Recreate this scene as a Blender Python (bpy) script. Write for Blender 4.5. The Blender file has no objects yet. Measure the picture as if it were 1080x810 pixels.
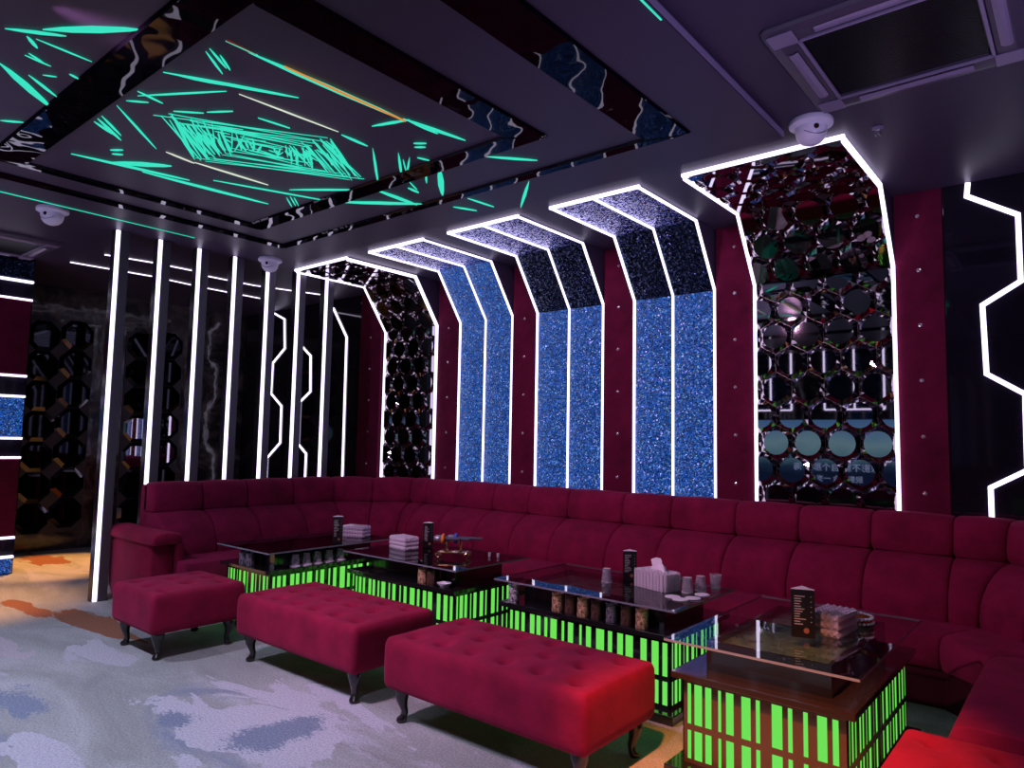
import bpy, bmesh, math, random
from mathutils import Vector, Matrix
random.seed(7)
COL = bpy.context.scene.collection
PI = math.pi

# ------------------------------------------------------------------ helpers
def V(*a): return Vector(a)

def tag(o, label=None, cat=None, group=None, kind=None):
    if label: o['label'] = label
    if cat: o['category'] = cat
    if group: o['group'] = group
    if kind: o['kind'] = kind
    return o

def empty(name, loc=(0, 0, 0), rz=0.0):
    o = bpy.data.objects.new(name, None)
    o.empty_display_size = 0.1
    COL.objects.link(o)
    o.location = loc
    o.rotation_euler = (0, 0, rz)
    return o

def obj(name, bm, mat, parent=None, smooth=False, loc=None):
    bmesh.ops.recalc_face_normals(bm, faces=bm.faces[:])
    me = bpy.data.meshes.new(name)
    bm.to_mesh(me)
    bm.free()
    if smooth:
        me.polygons.foreach_set('use_smooth', [True] * len(me.polygons))
        if smooth != 'all':
            me.set_sharp_from_angle(angle=math.radians(40))
    o = bpy.data.objects.new(name, me)
    COL.objects.link(o)
    mats = mat if isinstance(mat, (list, tuple)) else [mat]
    for m in mats: me.materials.append(m)
    if parent: o.parent = parent
    if loc: o.location = loc
    return o

def copy_tree(o, parent=None):
    c = o.copy()
    COL.objects.link(c)
    if parent: c.parent = parent
    for ch in o.children:
        copy_tree(ch, c)
    return c

def box(bm, x0, x1, y0, y1, z0, z1, bevel=0.0, seg=2, mi=0):
    vs = [bm.verts.new((x, y, z)) for x in (x0, x1) for y in (y0, y1) for z in (z0, z1)]
    fs = [bm.faces.new([vs[i] for i in f]) for f in
          ((0, 1, 3, 2), (4, 6, 7, 5), (0, 4, 5, 1), (2, 3, 7, 6), (0, 2, 6, 4), (1, 5, 7, 3))]
    for f in fs: f.material_index = mi
    if bevel > 0:
        es = list({e for f in fs for e in f.edges})
        bmesh.ops.bevel(bm, geom=es, offset=bevel, segments=seg, profile=0.6, affect='EDGES')
    return fs

def newbox(*a, **k):
    bm = bmesh.new(); box(bm, *a, **k); return bm

def lathe(bm, prof, n=24, c=(0, 0, 0), close=True, sx=1.0, sy=1.0):
    """surface of revolution of (r, z) pairs round the z axis"""
    rings = []
    for r, z in prof:
        if r < 1e-6:
            rings.append([bm.verts.new((c[0], c[1], c[2] + z))])
        else:
            rings.append([bm.verts.new((c[0] + sx * r * math.cos(2 * PI * i / n), c[1] + sy * r * math.sin(2 * PI * i / n), c[2] + z)) for i in range(n)])
    for a, b in zip(rings, rings[1:]):
        for i in range(n):
            j = (i + 1) % n
            if len(a) == 1 and len(b) == 1: continue
            if len(a) == 1: bm.faces.new((a[0], b[i], b[j]))
            elif len(b) == 1: bm.faces.new((a[i], a[j], b[0]))
            else: bm.faces.new((a[i], a[j], b[j], b[i]))
    return rings

def tube(bm, pts, r, n=8, cap=True):
    pts = [Vector(p) for p in pts]
    rs = r if isinstance(r, (list, tuple)) else [r] * len(pts)
    rings = []
    up = V(0, 0, 1)
    for i, p in enumerate(pts):
        t = (pts[min(i + 1, len(pts) - 1)] - pts[max(i - 1, 0)]).normalized()
        a = t.cross(up)
        if a.length < 1e-3: a = t.cross(V(1, 0, 0))
        a.normalize(); b = t.cross(a).normalized()
        rings.append([bm.verts.new(p + (a * math.cos(2 * PI * k / n) + b * math.sin(2 * PI * k / n)) * rs[i]) for k in range(n)])
    for A, B in zip(rings, rings[1:]):
        for k in range(n):
            bm.faces.new((A[k], A[(k + 1) % n], B[(k + 1) % n], B[k]))
    if cap:
        bm.faces.new(rings[0][::-1]); bm.faces.new(rings[-1])

def sphere(bm, c, r, u=12, v=8, sc=(1, 1, 1)):
    m = Matrix.Translation(Vector(c)) @ Matrix.Diagonal((r * sc[0], r * sc[1], r * sc[2], 1))
    bmesh.ops.create_uvsphere(bm, u_segments=u, v_segments=v, radius=1, matrix=m)

def prism(bm, pts, z0, z1, mi=0):
    a = [bm.verts.new((p[0], p[1], z0)) for p in pts]
    b = [bm.verts.new((p[0], p[1], z1)) for p in pts]
    n = len(pts)
    fs = [bm.faces.new(a[::-1]), bm.faces.new(b)]
    for i in range(n):
        fs.append(bm.faces.new((a[i], a[(i + 1) % n], b[(i + 1) % n], b[i])))
    for f in fs: f.material_index = mi
    return fs

def strip(bm, pts, c_axis, c_size, m_size, m_mode='center'):
    """bar following pts: c_axis is the constant cross axis, the other cross axis is mitred in the path's plane"""
    pts = [Vector(p) for p in pts]
    c = Vector(c_axis).normalized()
    n = len(pts)
    secs = []
    for i, p in enumerate(pts):
        d0 = (p - pts[i - 1]).normalized() if i else None
        d1 = (pts[i + 1] - p).normalized() if i < n - 1 else None
        if d0 is None: m = d1.cross(c).normalized(); k = 1
        elif d1 is None: m = d0.cross(c).normalized(); k = 1
        else:
            n0 = d0.cross(c).normalized(); n1 = d1.cross(c).normalized()
            m = (n0 + n1).normalized(); k = 1 / max(0.3, m.dot(n0))
        lo, hi = (-.5, .5) if m_mode == 'center' else ((0, 1) if m_mode == 'pos' else (-1, 0))
        secs.append([bm.verts.new(p + c * (s * c_size / 2) + m * (t * m_size * k)) for s, t in ((-1, lo), (1, lo), (1, hi), (-1, hi))])
    for A, B in zip(secs, secs[1:]):
        for k in range(4):
            bm.faces.new((A[k], A[(k + 1) % 4], B[(k + 1) % 4], B[k]))
    bm.faces.new(secs[0][::-1]); bm.faces.new(secs[-1])

# ------------------------------------------------------------------ materials
def M(name):
    m = bpy.data.materials.new(name)
    m.use_nodes = True
    nt = m.node_tree
    b = nt.nodes['Principled BSDF']
    return m, nt, b

def N(nt, t, **k):
    n = nt.nodes.new(t)
    for a, v in k.items(): setattr(n, a, v)
    return n

def simple(name, col, rough=0.5, metal=0.0, spec=0.5, coat=0.0):
    m, nt, b = M(name)
    b.inputs['Base Color'].default_value = (*col, 1)
    b.inputs['Roughness'].default_value = rough
    b.inputs['Metallic'].default_value = metal
    b.inputs['Specular IOR Level'].default_value = spec
    b.inputs['Coat Weight'].default_value = coat
    b.inputs['Coat Roughness'].default_value = 0.05
    return m

def emit(name, col, strength):
    m = bpy.data.materials.new(name); m.use_nodes = True
    nt = m.node_tree; nt.nodes.clear()
    e = N(nt, 'ShaderNodeEmission'); o = N(nt, 'ShaderNodeOutputMaterial')
    e.inputs[0].default_value = (*col, 1); e.inputs[1].default_value = strength
    nt.links.new(e.outputs[0], o.inputs[0])
    return m

def velvet(name, col, sheen=0.5):
    m, nt, b = M(name)
    tc = N(nt, 'ShaderNodeTexCoord')
    n = N(nt, 'ShaderNodeTexNoise'); n.inputs['Scale'].default_value = 5; n.inputs['Detail'].default_value = 6
    n.inputs['Roughness'].default_value = 0.65
    r = N(nt, 'ShaderNodeMapRange'); r.inputs[1].default_value = 0.3; r.inputs[2].default_value = 0.7
    r.inputs[3].default_value = 0.72; r.inputs[4].default_value = 1.3
    mx = N(nt, 'ShaderNodeVectorMath', operation='SCALE'); mx.inputs[0].default_value = col
    nt.links.new(tc.outputs['Object'], n.inputs['Vector'])
    nt.links.new(n.outputs[0], r.inputs[0]); nt.links.new(r.outputs[0], mx.inputs['Scale'])
    nt.links.new(mx.outputs[0], b.inputs['Base Color'])
    b.inputs['Roughness'].default_value = 0.85
    b.inputs['Specular IOR Level'].default_value = 0.15
    b.inputs['Sheen Weight'].default_value = sheen
    b.inputs['Sheen Roughness'].default_value = 0.4
    b.inputs['Sheen Tint'].default_value = (1.0, 0.16, 0.36, 1)
    n2 = N(nt, 'ShaderNodeTexNoise'); n2.inputs['Scale'].default_value = 160; n2.inputs['Detail'].default_value = 2
    bp = N(nt, 'ShaderNodeBump'); bp.inputs['Strength'].default_value = 0.25; bp.inputs['Distance'].default_value = 0.004
    nt.links.new(tc.outputs['Object'], n2.inputs['Vector'])
    nt.links.new(n2.outputs[0], bp.inputs['Height']); nt.links.new(bp.outputs[0], b.inputs['Normal'])
    return m

def glassy(name, tint, extra=0.0, ior=1.5, frost=(0.8, 0.8, 0.95)):
    """thin clear glass: tinted see-through plus mirror reflection by the viewing angle"""
    m = bpy.data.materials.new(name); m.use_nodes = True
    nt = m.node_tree; nt.nodes.clear()
    o = N(nt, 'ShaderNodeOutputMaterial'); t = N(nt, 'ShaderNodeBsdfTransparent'); g = N(nt, 'ShaderNodeBsdfGlossy')
    f = N(nt, 'ShaderNodeFresnel'); f.inputs[0].default_value = ior
    t.inputs[0].default_value = (*tint, 1); g.inputs['Roughness'].default_value = 0.0
    mx = N(nt, 'ShaderNodeMixShader')
    ge = N(nt, 'ShaderNodeNewGeometry'); fm = N(nt, 'ShaderNodeMath', operation='MULTIPLY'); iv = N(nt, 'ShaderNodeMath', operation='SUBTRACT'); iv.inputs[0].default_value = 1.0
    nt.links.new(ge.outputs['Backfacing'], iv.inputs[1]); nt.links.new(iv.outputs[0], fm.inputs[0]); nt.links.new(f.outputs[0], fm.inputs[1])
    nt.links.new(fm.outputs[0], mx.inputs[0]); nt.links.new(t.outputs[0], mx.inputs[1]); nt.links.new(g.outputs[0], mx.inputs[2])
    last = mx
    if extra > 0:
        d = N(nt, 'ShaderNodeBsdfDiffuse'); d.inputs[0].default_value = (*frost, 1)
        m2 = N(nt, 'ShaderNodeMixShader'); m2.inputs[0].default_value = extra
        nt.links.new(mx.outputs[0], m2.inputs[1]); nt.links.new(d.outputs[0], m2.inputs[2]); last = m2
    nt.links.new(last.outputs[0], o.inputs[0])
    return m

def glitter(name, base, cell, spread=0.55, rough=0.22, glow=None, glow_s=0.0):
    """faceted glitter sheet; each fleck is its own tiny mirror. glow: colour of the lamps behind the sheet"""
    m, nt, b = M(name)
    tc = N(nt, 'ShaderNodeTexCoord'); ge = N(nt, 'ShaderNodeNewGeometry')
    vo = N(nt, 'ShaderNodeTexVoronoi'); vo.inputs['Scale'].default_value = cell
    nt.links.new(tc.outputs['Object'], vo.inputs['Vector'])
    sub = N(nt, 'ShaderNodeVectorMath', operation='SUBTRACT'); sub.inputs[1].default_value = (.5, .5, .5)
    sc = N(nt, 'ShaderNodeVectorMath', operation='SCALE'); sc.inputs['Scale'].default_value = spread * 2
    ad = N(nt, 'ShaderNodeVectorMath', operation='ADD'); no = N(nt, 'ShaderNodeVectorMath', operation='NORMALIZE')
    nt.links.new(vo.outputs['Color'], sub.inputs[0]); nt.links.new(sub.outputs[0], sc.inputs[0])
    nt.links.new(sc.outputs[0], ad.inputs[0]); nt.links.new(ge.outputs['Normal'], ad.inputs[1])
    nt.links.new(ad.outputs[0], no.inputs[0]); nt.links.new(no.outputs[0], b.inputs['Normal'])
    b.inputs['Base Color'].default_value = (*base, 1); b.inputs['Metallic'].default_value = 1.0
    b.inputs['Roughness'].default_value = rough
    if glow:
        # the sheet is backlit: every fleck passes a different amount of the lamps' blue
        sp = N(nt, 'ShaderNodeSeparateColor'); nt.links.new(vo.outputs['Color'], sp.inputs[0])
        mr = N(nt, 'ShaderNodeMapRange'); mr.inputs[3].default_value = 0.12; mr.inputs[4].default_value = 1.6
        pw = N(nt, 'ShaderNodeMath', operation='POWER'); pw.inputs[1].default_value = 1.6
        nt.links.new(sp.outputs[0], pw.inputs[0]); nt.links.new(pw.outputs[0], mr.inputs[0])
        ml = N(nt, 'ShaderNodeMath', operation='MULTIPLY'); ml.inputs[1].default_value = glow_s
        nt.links.new(mr.outputs[0], ml.inputs[0])
        mc = N(nt, 'ShaderNodeMix', data_type='RGBA')
        mc.inputs[6].default_value = (*glow, 1); mc.inputs[7].default_value = (0.35, 0.6, 1.0, 1)
        th = N(nt, 'ShaderNodeMapRange'); th.inputs[1].default_value = 0.8; th.inputs[2].default_value = 1.0
        th.inputs[4].default_value = 0.8
        nt.links.new(sp.outputs[1], th.inputs[0]); nt.links.new(th.outputs[0], mc.inputs[0])
        nt.links.new(mc.outputs[2], b.inputs['Emission Color']); nt.links.new(ml.outputs[0], b.inputs['Emission Strength'])
    return m

def wavy(name, col, rough, spec):
    m, nt, b = M(name)
    b.inputs['Base Color'].default_value = (*col, 1); b.inputs['Roughness'].default_value = rough; b.inputs['Specular IOR Level'].default_value = spec
    tc = N(nt, 'ShaderNodeTexCoord'); n = N(nt, 'ShaderNodeTexNoise'); n.inputs['Scale'].default_value = 4.5; n.inputs['Detail'].default_value = 0.5
    bp = N(nt, 'ShaderNodeBump'); bp.inputs['Strength'].default_value = 0.8; bp.inputs['Distance'].default_value = 0.010
    nt.links.new(tc.outputs['Object'], n.inputs['Vector']); nt.links.new(n.outputs[0], bp.inputs['Height']); nt.links.new(bp.outputs[0], b.inputs['Normal'])
    return m

def stone(name, c0, c1, scale, rough):
    m, nt, b = M(name)
    tc = N(nt, 'ShaderNodeTexCoord')
    n = N(nt, 'ShaderNodeTexNoise'); n.inputs['Scale'].default_value = scale; n.inputs['Detail'].default_value = 9
    n.inputs['Distortion'].default_value = 1.4; n.inputs['Roughness'].default_value = 0.65
    r = N(nt, 'ShaderNodeValToRGB'); e = r.color_ramp.elements
    e[0].position = 0.42; e[0].color = (*c0, 1); e[1].position = 0.72; e[1].color = (*c1, 1)
    nt.links.new(tc.outputs['Object'], n.inputs['Vector']); nt.links.new(n.outputs[0], r.inputs[0])
    nt.links.new(r.outputs[0], b.inputs['Base Color'])
    b.inputs['Roughness'].default_value = rough
    w = N(nt, 'ShaderNodeTexNoise'); w.inputs['Scale'].default_value = 4; bp = N(nt, 'ShaderNodeBump')
    bp.inputs['Strength'].default_value = 0.5; bp.inputs['Distance'].default_value = 0.01
    nt.links.new(tc.outputs['Object'], w.inputs['Vector']); nt.links.new(w.outputs[0], bp.inputs['Height']); nt.links.new(bp.outputs[0], b.inputs['Normal'])
    return m

def carpet():
    m, nt, b = M('carpet')
    tc = N(nt, 'ShaderNodeTexCoord')
    mp = N(nt, 'ShaderNodeMapping'); mp.inputs['Rotation'].default_value = (0, 0, 0.9); mp.inputs['Scale'].default_value = (0.55, 1.5, 1)
    nt.links.new(tc.outputs['Object'], mp.inputs['Vector'])
    def noise(scale, det, dist, off):
        a = N(nt, 'ShaderNodeVectorMath', operation='ADD'); a.inputs[1].default_value = off
        n = N(nt, 'ShaderNodeTexNoise'); n.inputs['Scale'].default_value = scale; n.inputs['Detail'].default_value = det
        n.inputs['Distortion'].default_value = dist; n.inputs['Roughness'].default_value = 0.6
        nt.links.new(mp.outputs[0], a.inputs[0]); nt.links.new(a.outputs[0], n.inputs['Vector'])
        return n
    def step(n, a, c):
        r = N(nt, 'ShaderNodeMapRange'); r.inputs[1].default_value = a; r.inputs[2].default_value = c
        nt.links.new(n.outputs[0], r.inputs[0]); return r
    def mix(f, A, col):
        x = N(nt, 'ShaderNodeMix', data_type='RGBA')
        nt.links.new(f.outputs[0], x.inputs[0])
        nt.links.new(A, x.inputs[6]); x.inputs[7].default_value = (*col, 1)
        return x.outputs[2]
    n1 = noise(1.5, 8, 0.9, (0, 0, 0))
    r = N(nt, 'ShaderNodeValToRGB'); e = r.color_ramp.elements
    e[0].position = 0.3; e[0].color = (0.25, 0.255, 0.25, 1); e[1].position = 0.7; e[1].color = (0.42, 0.43, 0.45, 1)
    e.new(0.5).color = (0.32, 0.335, 0.33, 1)
    nt.links.new(n1.outputs[0], r.inputs[0])
    c = r.outputs[0]
    c = mix(step(noise(1.0, 8, 0.8, (5.2, 1.3, 0)), 0.555, 0.60), c, (0.42, 0.42, 0.47))
    c = mix(step(noise(0.9, 8, 1.0, (11.3, 7.1, 0)), 0.60, 0.72), c, (0.22, 0.255, 0.33))
    def patch(cx, cy, rx, ry):
        s = N(nt, 'ShaderNodeVectorMath', operation='SUBTRACT'); s.inputs[1].default_value = (cx, cy, 0); nt.links.new(tc.outputs['Object'], s.inputs[0])
        d = N(nt, 'ShaderNodeVectorMath', operation='DIVIDE'); d.inputs[1].default_value = (rx, ry, 1); nt.links.new(s.outputs[0], d.inputs[0])
        l = N(nt, 'ShaderNodeVectorMath', operation='LENGTH'); nt.links.new(d.outputs[0], l.inputs[0])
        return l
    wob = noise(1.7, 9, 1.2, (2.6, 14.4, 0))
    for cx, cy, rx, ry, thr in ((-6.1, 2.3, .8, .20, .72), (-7.2, 2.1, .6, .12, .8), (-7.3, 1.5, .8, .15, .8), (-1.3, 1.75, 1.0, .35, .75), (-9.6, 3.0, .8, .3, .7)):
        l = patch(cx, cy, rx, ry)
        ma = N(nt, 'ShaderNodeMath', operation='MULTIPLY_ADD'); ma.inputs[1].default_value = 2.6
        nt.links.new(wob.outputs[0], ma.inputs[0]); nt.links.new(l.outputs['Value'], ma.inputs[2])
        r2 = N(nt, 'ShaderNodeMapRange'); r2.inputs[1].default_value = thr + 1.2; r2.inputs[2].default_value = thr + 1.26; r2.inputs[3].default_value = 1; r2.inputs[4].default_value = 0
        nt.links.new(ma.outputs[0], r2.inputs[0])
        c = mix(r2, c, (0.26, 0.115, 0.07))
    c = mix(step(noise(1.2, 8, 0.9, (7.7, 21.0, 0)), 0.62, 0.72), c, (0.22, 0.22, 0.22))
    wb2 = noise(2.2, 10, 0.7, (31.0, 4.4, 0))
    fine = N(nt, 'ShaderNodeTexNoise'); fine.inputs['Scale'].default_value = 60; fine.inputs['Detail'].default_value = 4
    nt.links.new(mp.outputs[0], fine.inputs['Vector'])
    for cx, cy, rx, ry, col, spk in ((-3.42, 2.15, .72, .58, (0.46, 0.46, 0.52), 0), (-3.25, 2.10, .12, .26, (0.20, 0.24, 0.32), 1), (-3.80, 1.78, .12, .10, (0.20, 0.24, 0.32), 1),
                                     (-4.75, 1.35, .30, .14, (0.20, 0.24, 0.32), 1), (-3.75, 1.22, .4, .12, (0.44, 0.44, 0.50), 0), (-5.1, 2.0, .5, .13, (0.43, 0.43, 0.48), 0),
                                     (-6.4, 1.6, .9, .14, (0.42, 0.38, 0.42), 0), (-2.6, 1.7, .35, .2, (0.42, 0.40, 0.40), 0)):
        l = patch(cx, cy, rx, ry)
        ma = N(nt, 'ShaderNodeMath', operation='MULTIPLY_ADD'); ma.inputs[1].default_value = 4.2
        nt.links.new(wb2.outputs[0], ma.inputs[0]); nt.links.new(l.outputs['Value'], ma.inputs[2])
        src = ma
        if spk:
            m3 = N(nt, 'ShaderNodeMath', operation='MULTIPLY_ADD'); m3.inputs[1].default_value = 2.2
            nt.links.new(fine.outputs[0], m3.inputs[0]); nt.links.new(ma.outputs[0], m3.inputs[2]); src = m3
        b0 = 2.85 + (1.05 if spk else 0)
        r2 = N(nt, 'ShaderNodeMapRange'); r2.inputs[1].default_value = b0; r2.inputs[2].default_value = b0 + (  .30 if spk else .04); r2.inputs[3].default_value = 1; r2.inputs[4].default_value = 0
        nt.links.new(src.outputs[0], r2.inputs[0])
        c = mix(r2, c, col)
    # worsted flecks
    f = N(nt, 'ShaderNodeTexNoise'); f.inputs['Scale'].default_value = 90; f.inputs['Detail'].default_value = 3
    nt.links.new(tc.outputs['Object'], f.inputs['Vector'])
    fr = N(nt, 'ShaderNodeMapRange'); fr.inputs[1].default_value = .3; fr.inputs[2].default_value = .7; fr.inputs[3].default_value = 0.75; fr.inputs[4].default_value = 1.25
    nt.links.new(f.outputs[0], fr.inputs[0])
    s = N(nt, 'ShaderNodeVectorMath', operation='SCALE'); nt.links.new(c, s.inputs[0]); nt.links.new(fr.outputs[0], s.inputs['Scale'])
    nt.links.new(s.outputs[0], b.inputs['Base Color'])
    b.inputs['Roughness'].default_value = 0.95; b.inputs['Specular IOR Level'].default_value = 0.1
    bp = N(nt, 'ShaderNodeBump'); bp.inputs['Strength'].default_value = 0.4; bp.inputs['Distance'].default_value = 0.006
    nt.links.new(f.outputs[0], bp.inputs['Height']); nt.links.new(bp.outputs[0], b.inputs['Normal'])
    return m

def fleck_metal(name, c0, c1, scale):
    m, nt, b = M(name)
    tc = N(nt, 'ShaderNodeTexCoord'); vo = N(nt, 'ShaderNodeTexVoronoi'); vo.inputs['Scale'].default_value = scale
    sp = N(nt, 'ShaderNodeSeparateColor'); r = N(nt, 'ShaderNodeMix', data_type='RGBA')
    nt.links.new(tc.outputs['Object'], vo.inputs['Vector']); nt.links.new(vo.outputs['Color'], sp.inputs[0])
    nt.links.new(sp.outputs[0], r.inputs[0]); r.inputs[6].default_value = (*c0, 1); r.inputs[7].default_value = (*c1, 1)
    nt.links.new(r.outputs[2], b.inputs['Base Color'])
    b.inputs['Metallic'].default_value = 0.15; b.inputs['Roughness'].default_value = 0.35
    return m

MT = dict(
    led=emit('led_white', (0.80, 0.71, 1.0), 2.7),
    ceiling=simple('ceiling_paint', (0.055, 0.040, 0.080), 0.42, 0, 0.28),
    mirror=wavy('black_mirror', (0.003, 0.0025, 0.005), 0.02, 0.13),
    hexm=simple('smoked_mirror', (0.29, 0.275, 0.30), 0.02, 1.0),
    hexb=simple('smoked_mirror_bevel', (0.27, 0.22, 0.25), 0.04, 1.0),
    octm=simple('black_mirror_tile', (0.012, 0.012, 0.016), 0.03, 1.0),
    octb=simple('black_mirror_tile_bevel', (0.06, 0.055, 0.06), 0.06, 1.0),
    backing=simple('dark_backing', (0.03, 0.008, 0.014), 0.3, 0, 0.6),
    gloss=simple('black_gloss_panel', (0.010, 0.008, 0.016), 0.05, 0, 0.7, 0.6),
    stone=stone('dark_marble', (0.016, 0.013, 0.016), (0.15, 0.125, 0.12), 2.2, 0.09),
    velvet=velvet('maroon_velvet', (0.225, 0.0075, 0.050), 0.22),
    velvet_wall=velvet('wall_velvet', (0.125, 0.0055, 0.034), 0.2),
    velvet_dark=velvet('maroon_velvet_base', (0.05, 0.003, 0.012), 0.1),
    ottoman=velvet('ottoman_velvet', (0.235, 0.007, 0.038), 0.25),
    wood=simple('black_lacquered_wood', (0.014, 0.010, 0.010), 0.22, 0, 0.6, 0.4),
    black=simple('black_lacquer', (0.012, 0.011, 0.013), 0.12, 0, 0.6, 0.6),
    metal=simple('warm_tinted_frame', (0.115, 0.066, 0.036), 0.26, 0.3),  # black casing with the warm light put into its colour
    warm_ledge=simple('warm_tinted_ledge', (0.035, 0.020, 0.013), 0.10, 0.2, 0.6, 0.5),  # black ledge, browned to carry the warm light
    slat_side=simple('brushed_grey_metal', (0.12, 0.115, 0.135), 0.45, 0.5),
    slat_black=simple('slat_black', (0.010, 0.009, 0.012), 0.25),
    green=emit('green_backlight', (0.17, 0.82, 0.105), 0.92),
    glass=glassy('clear_table_glass', (0.90, 0.93, 0.91), 0.0, 2.1),
    glass_mid=glassy('grey_table_glass', (0.66, 0.68, 0.68), 0.0, 2.1),
    glass_dark=glassy('smoked_table_glass', (0.30, 0.30, 0.32), 0.0, 2.0),
    glass_edge=simple('polished_glass_edge', (0.20, 0.22, 0.27), 0.15, 0.0, 0.8),
    step_glow=simple('lit_step_tint', (0.30, 0.25, 0.42), 0.4),  # light on the ceiling step, put in as a paler colour
    clear=glassy('clear_glass', (0.86, 0.86, 0.92), 0.18, 2.3, (1.0, 0.98, 1.0)),
    rim=glassy('bright_glass_rim', (0.8, 0.8, 0.9), 0.62, 2.2, (1.0, 0.98, 1.0)),
    crystal=glassy('crystal_glass', (0.8, 0.76, 0.82), 0.55, 2.1, (1.0, 0.94, 1.0)),
    greenstone=stone('green_stone', (0.07, 0.13, 0.10), (0.24, 0.34, 0.20), 6, 0.25),
    white=simple('white_plastic', (0.86, 0.84, 0.98), 0.35),
    paper=simple('white_paper', (0.92, 0.90, 0.96), 0.8),
    gold=simple('gold', (0.75, 0.45, 0.22), 0.2, 1.0),
    goldcup=fleck_metal('gold_fleck', (0.16, 0.08, 0.04), (0.95, 0.62, 0.36), 95),
    cup_reflection=fleck_metal('reflected_fleck', (0.02, 0.012, 0.012), (0.16, 0.08, 0.06), 95),  # for cup shapes that stand in for dark reflections
    greycup=fleck_metal('grey_fleck', (0.02, 0.02, 0.03), (0.28, 0.27, 0.32), 95),
    silvercup=fleck_metal('silver_fleck', (0.05, 0.05, 0.06), (0.9, 0.88, 0.95), 110),
    menu=simple('menu_card_black', (0.010, 0.009, 0.010), 0.3),
    print=simple('menu_print', (0.55, 0.55, 0.55), 0.6),
    emblem=simple('menu_emblem', (0.30, 0.12, 0.06), 0.6),
    orange=simple('orange_foam', (0.85, 0.25, 0.03), 0.6),
    blue=simple('blue_foam', (0.03, 0.13, 0.6), 0.6),
    mic_metal=simple('mic_silver', (0.5, 0.5, 0.58), 0.35, 0.8),
    mic_body=simple('mic_body', (0.08, 0.08, 0.11), 0.35),
    ac=simple('ac_plastic', (0.075, 0.06, 0.10), 0.35, 0, 0.5),
    ac_trim=simple('ac_trim', (0.26, 0.21, 0.34), 0.3, 0, 0.5),
    ac_dark=simple('ac_grille', (0.010, 0.008, 0.012), 0.3),
    chrome=simple('chrome', (0.8, 0.8, 0.85), 0.1, 1.0),
    lens=simple('dark_lens', (0.01, 0.01, 0.01), 0.05),
    stud=simple('crystal_stud', (0.95, 0.93, 0.97), 0.08, 0.7),
    crystal_face=simple('crystal_face', (0.74, 0.63, 0.74), 0.12, 0.25, 1.0),
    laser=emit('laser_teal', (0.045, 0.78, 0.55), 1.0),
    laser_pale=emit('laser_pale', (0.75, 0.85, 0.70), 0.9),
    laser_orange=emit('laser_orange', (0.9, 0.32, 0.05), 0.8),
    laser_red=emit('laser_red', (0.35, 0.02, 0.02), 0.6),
    carpet=carpet(),
    paint=simple('dark_wall_paint', (0.03, 0.024, 0.036), 0.5),
    bluelit=glitter('backlit_glitter', (0.045, 0.055, 0.10), 96, 0.5, 0.25, (0.014, 0.115, 0.56), 0.64),
    glitter=glitter('silver_glitter', (0.22, 0.25, 0.56), 80, 0.75, 0.2),
    unlit_sheet=glitter('unlit_glitter', (0.022, 0.035, 0.075), 80, 0.45, 0.25),  # same glitter sheet, coloured darker where no lamp lights it
)

# ------------------------------------------------------------------ the room
ZC = 3.39          # ceiling of the outer band
ZD = 3.33          # underside of the dropped middle slab
YW = 5.80          # long wall
XL, XR, YF = -10.3, 1.35, -2.6

def struct(name, bm, m): return tag(obj(name, bm, m), kind='structure')

struct('floor', newbox(XL - .1, XR + .1, YF - .1, YW + .1, -.08, 0), MT['carpet'])
struct('ceiling', newbox(XL - .1, XR + .1, YF - .1, YW + .1, ZC, ZC + .1), MT['ceiling'])
struct('trim_1', newbox(-6.37, -1.365, YF, 4.14, ZD, ZC + .005), MT['ceiling'])
struct('lit_step_strip', newbox(-1.365, -1.357, YF, 4.14, ZD + .012, ZD + .042), MT['step_glow'])  # pale strip imitating the light that catches the step face
struct('wall_back', newbox(XL - .1, XR + .1, YW, YW + .1, 0, ZC), MT['paint'])
struct('wall_left', newbox(XL - .1, XL, YF - .1, YW, 0, ZC), MT['stone'])
struct('wall_right', newbox(XR, XR + .1, YF - .1, YW, 0, ZC), MT['paint'])
struct('wall_front', newbox(XL - .1, XR + .1, YF - .1, YF, 0, ZC), MT['gloss'])

# polished black cladding of the long wall, left and right of the velvet strips
t = tag(empty('gloss_wall_panel', (-8.85, YW, 0)), 'wide black gloss wall panel with bent light lines behind the light posts', 'wall panel')
obj('board', newbox(-1.44, 1.46, -.02, 0, 0, ZC, .004), MT['gloss'], t)
def wall_line(t, pts, w=.022):
    bm = bmesh.new()
    strip(bm, [(x - t.location.x, -.028, z) for x, z in pts], (0, 1, 0), .016, w)
    return obj('led_strip', bm, MT['led'], t)
wall_line(t, [(-9.49, 3.36), (-9.2, 3.24), (-9.16, 2.80), (-9.46, 2.60), (-9.47, 2.14), (-9.18, 1.95), (-9.17, 1.41), (-9.5, 1.18), (-9.5, .3)])
wall_line(t, [(-8.72, 2.80), (-8.5, 2.65), (-8.47, 2.14), (-8.71, 2.0), (-8.71, 1.4), (-8.51, 1.27), (-8.51, .3)])
wall_line(t, [(-8.01, 3.28), (-7.69, 2.85), (-7.66, .3)])
t = tag(empty('gloss_wall_panel', (.3, YW, 0)), 'black gloss wall panel with zigzag light line at the right edge', 'wall panel')
obj('board', newbox(-1.08, 1.04, -.02, 0, 0, ZC, .004), MT['gloss'], t)
wall_line(t, [(-.62, 3.385), (-.63, 3.29), (-.34, 3.10), (-.34, 2.64), (-.56, 2.5), (-.55, 2.02), (-.34, 1.875), (-.345, 1.37), (-.55, 1.245), (-.55, .9)], .031)

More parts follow.
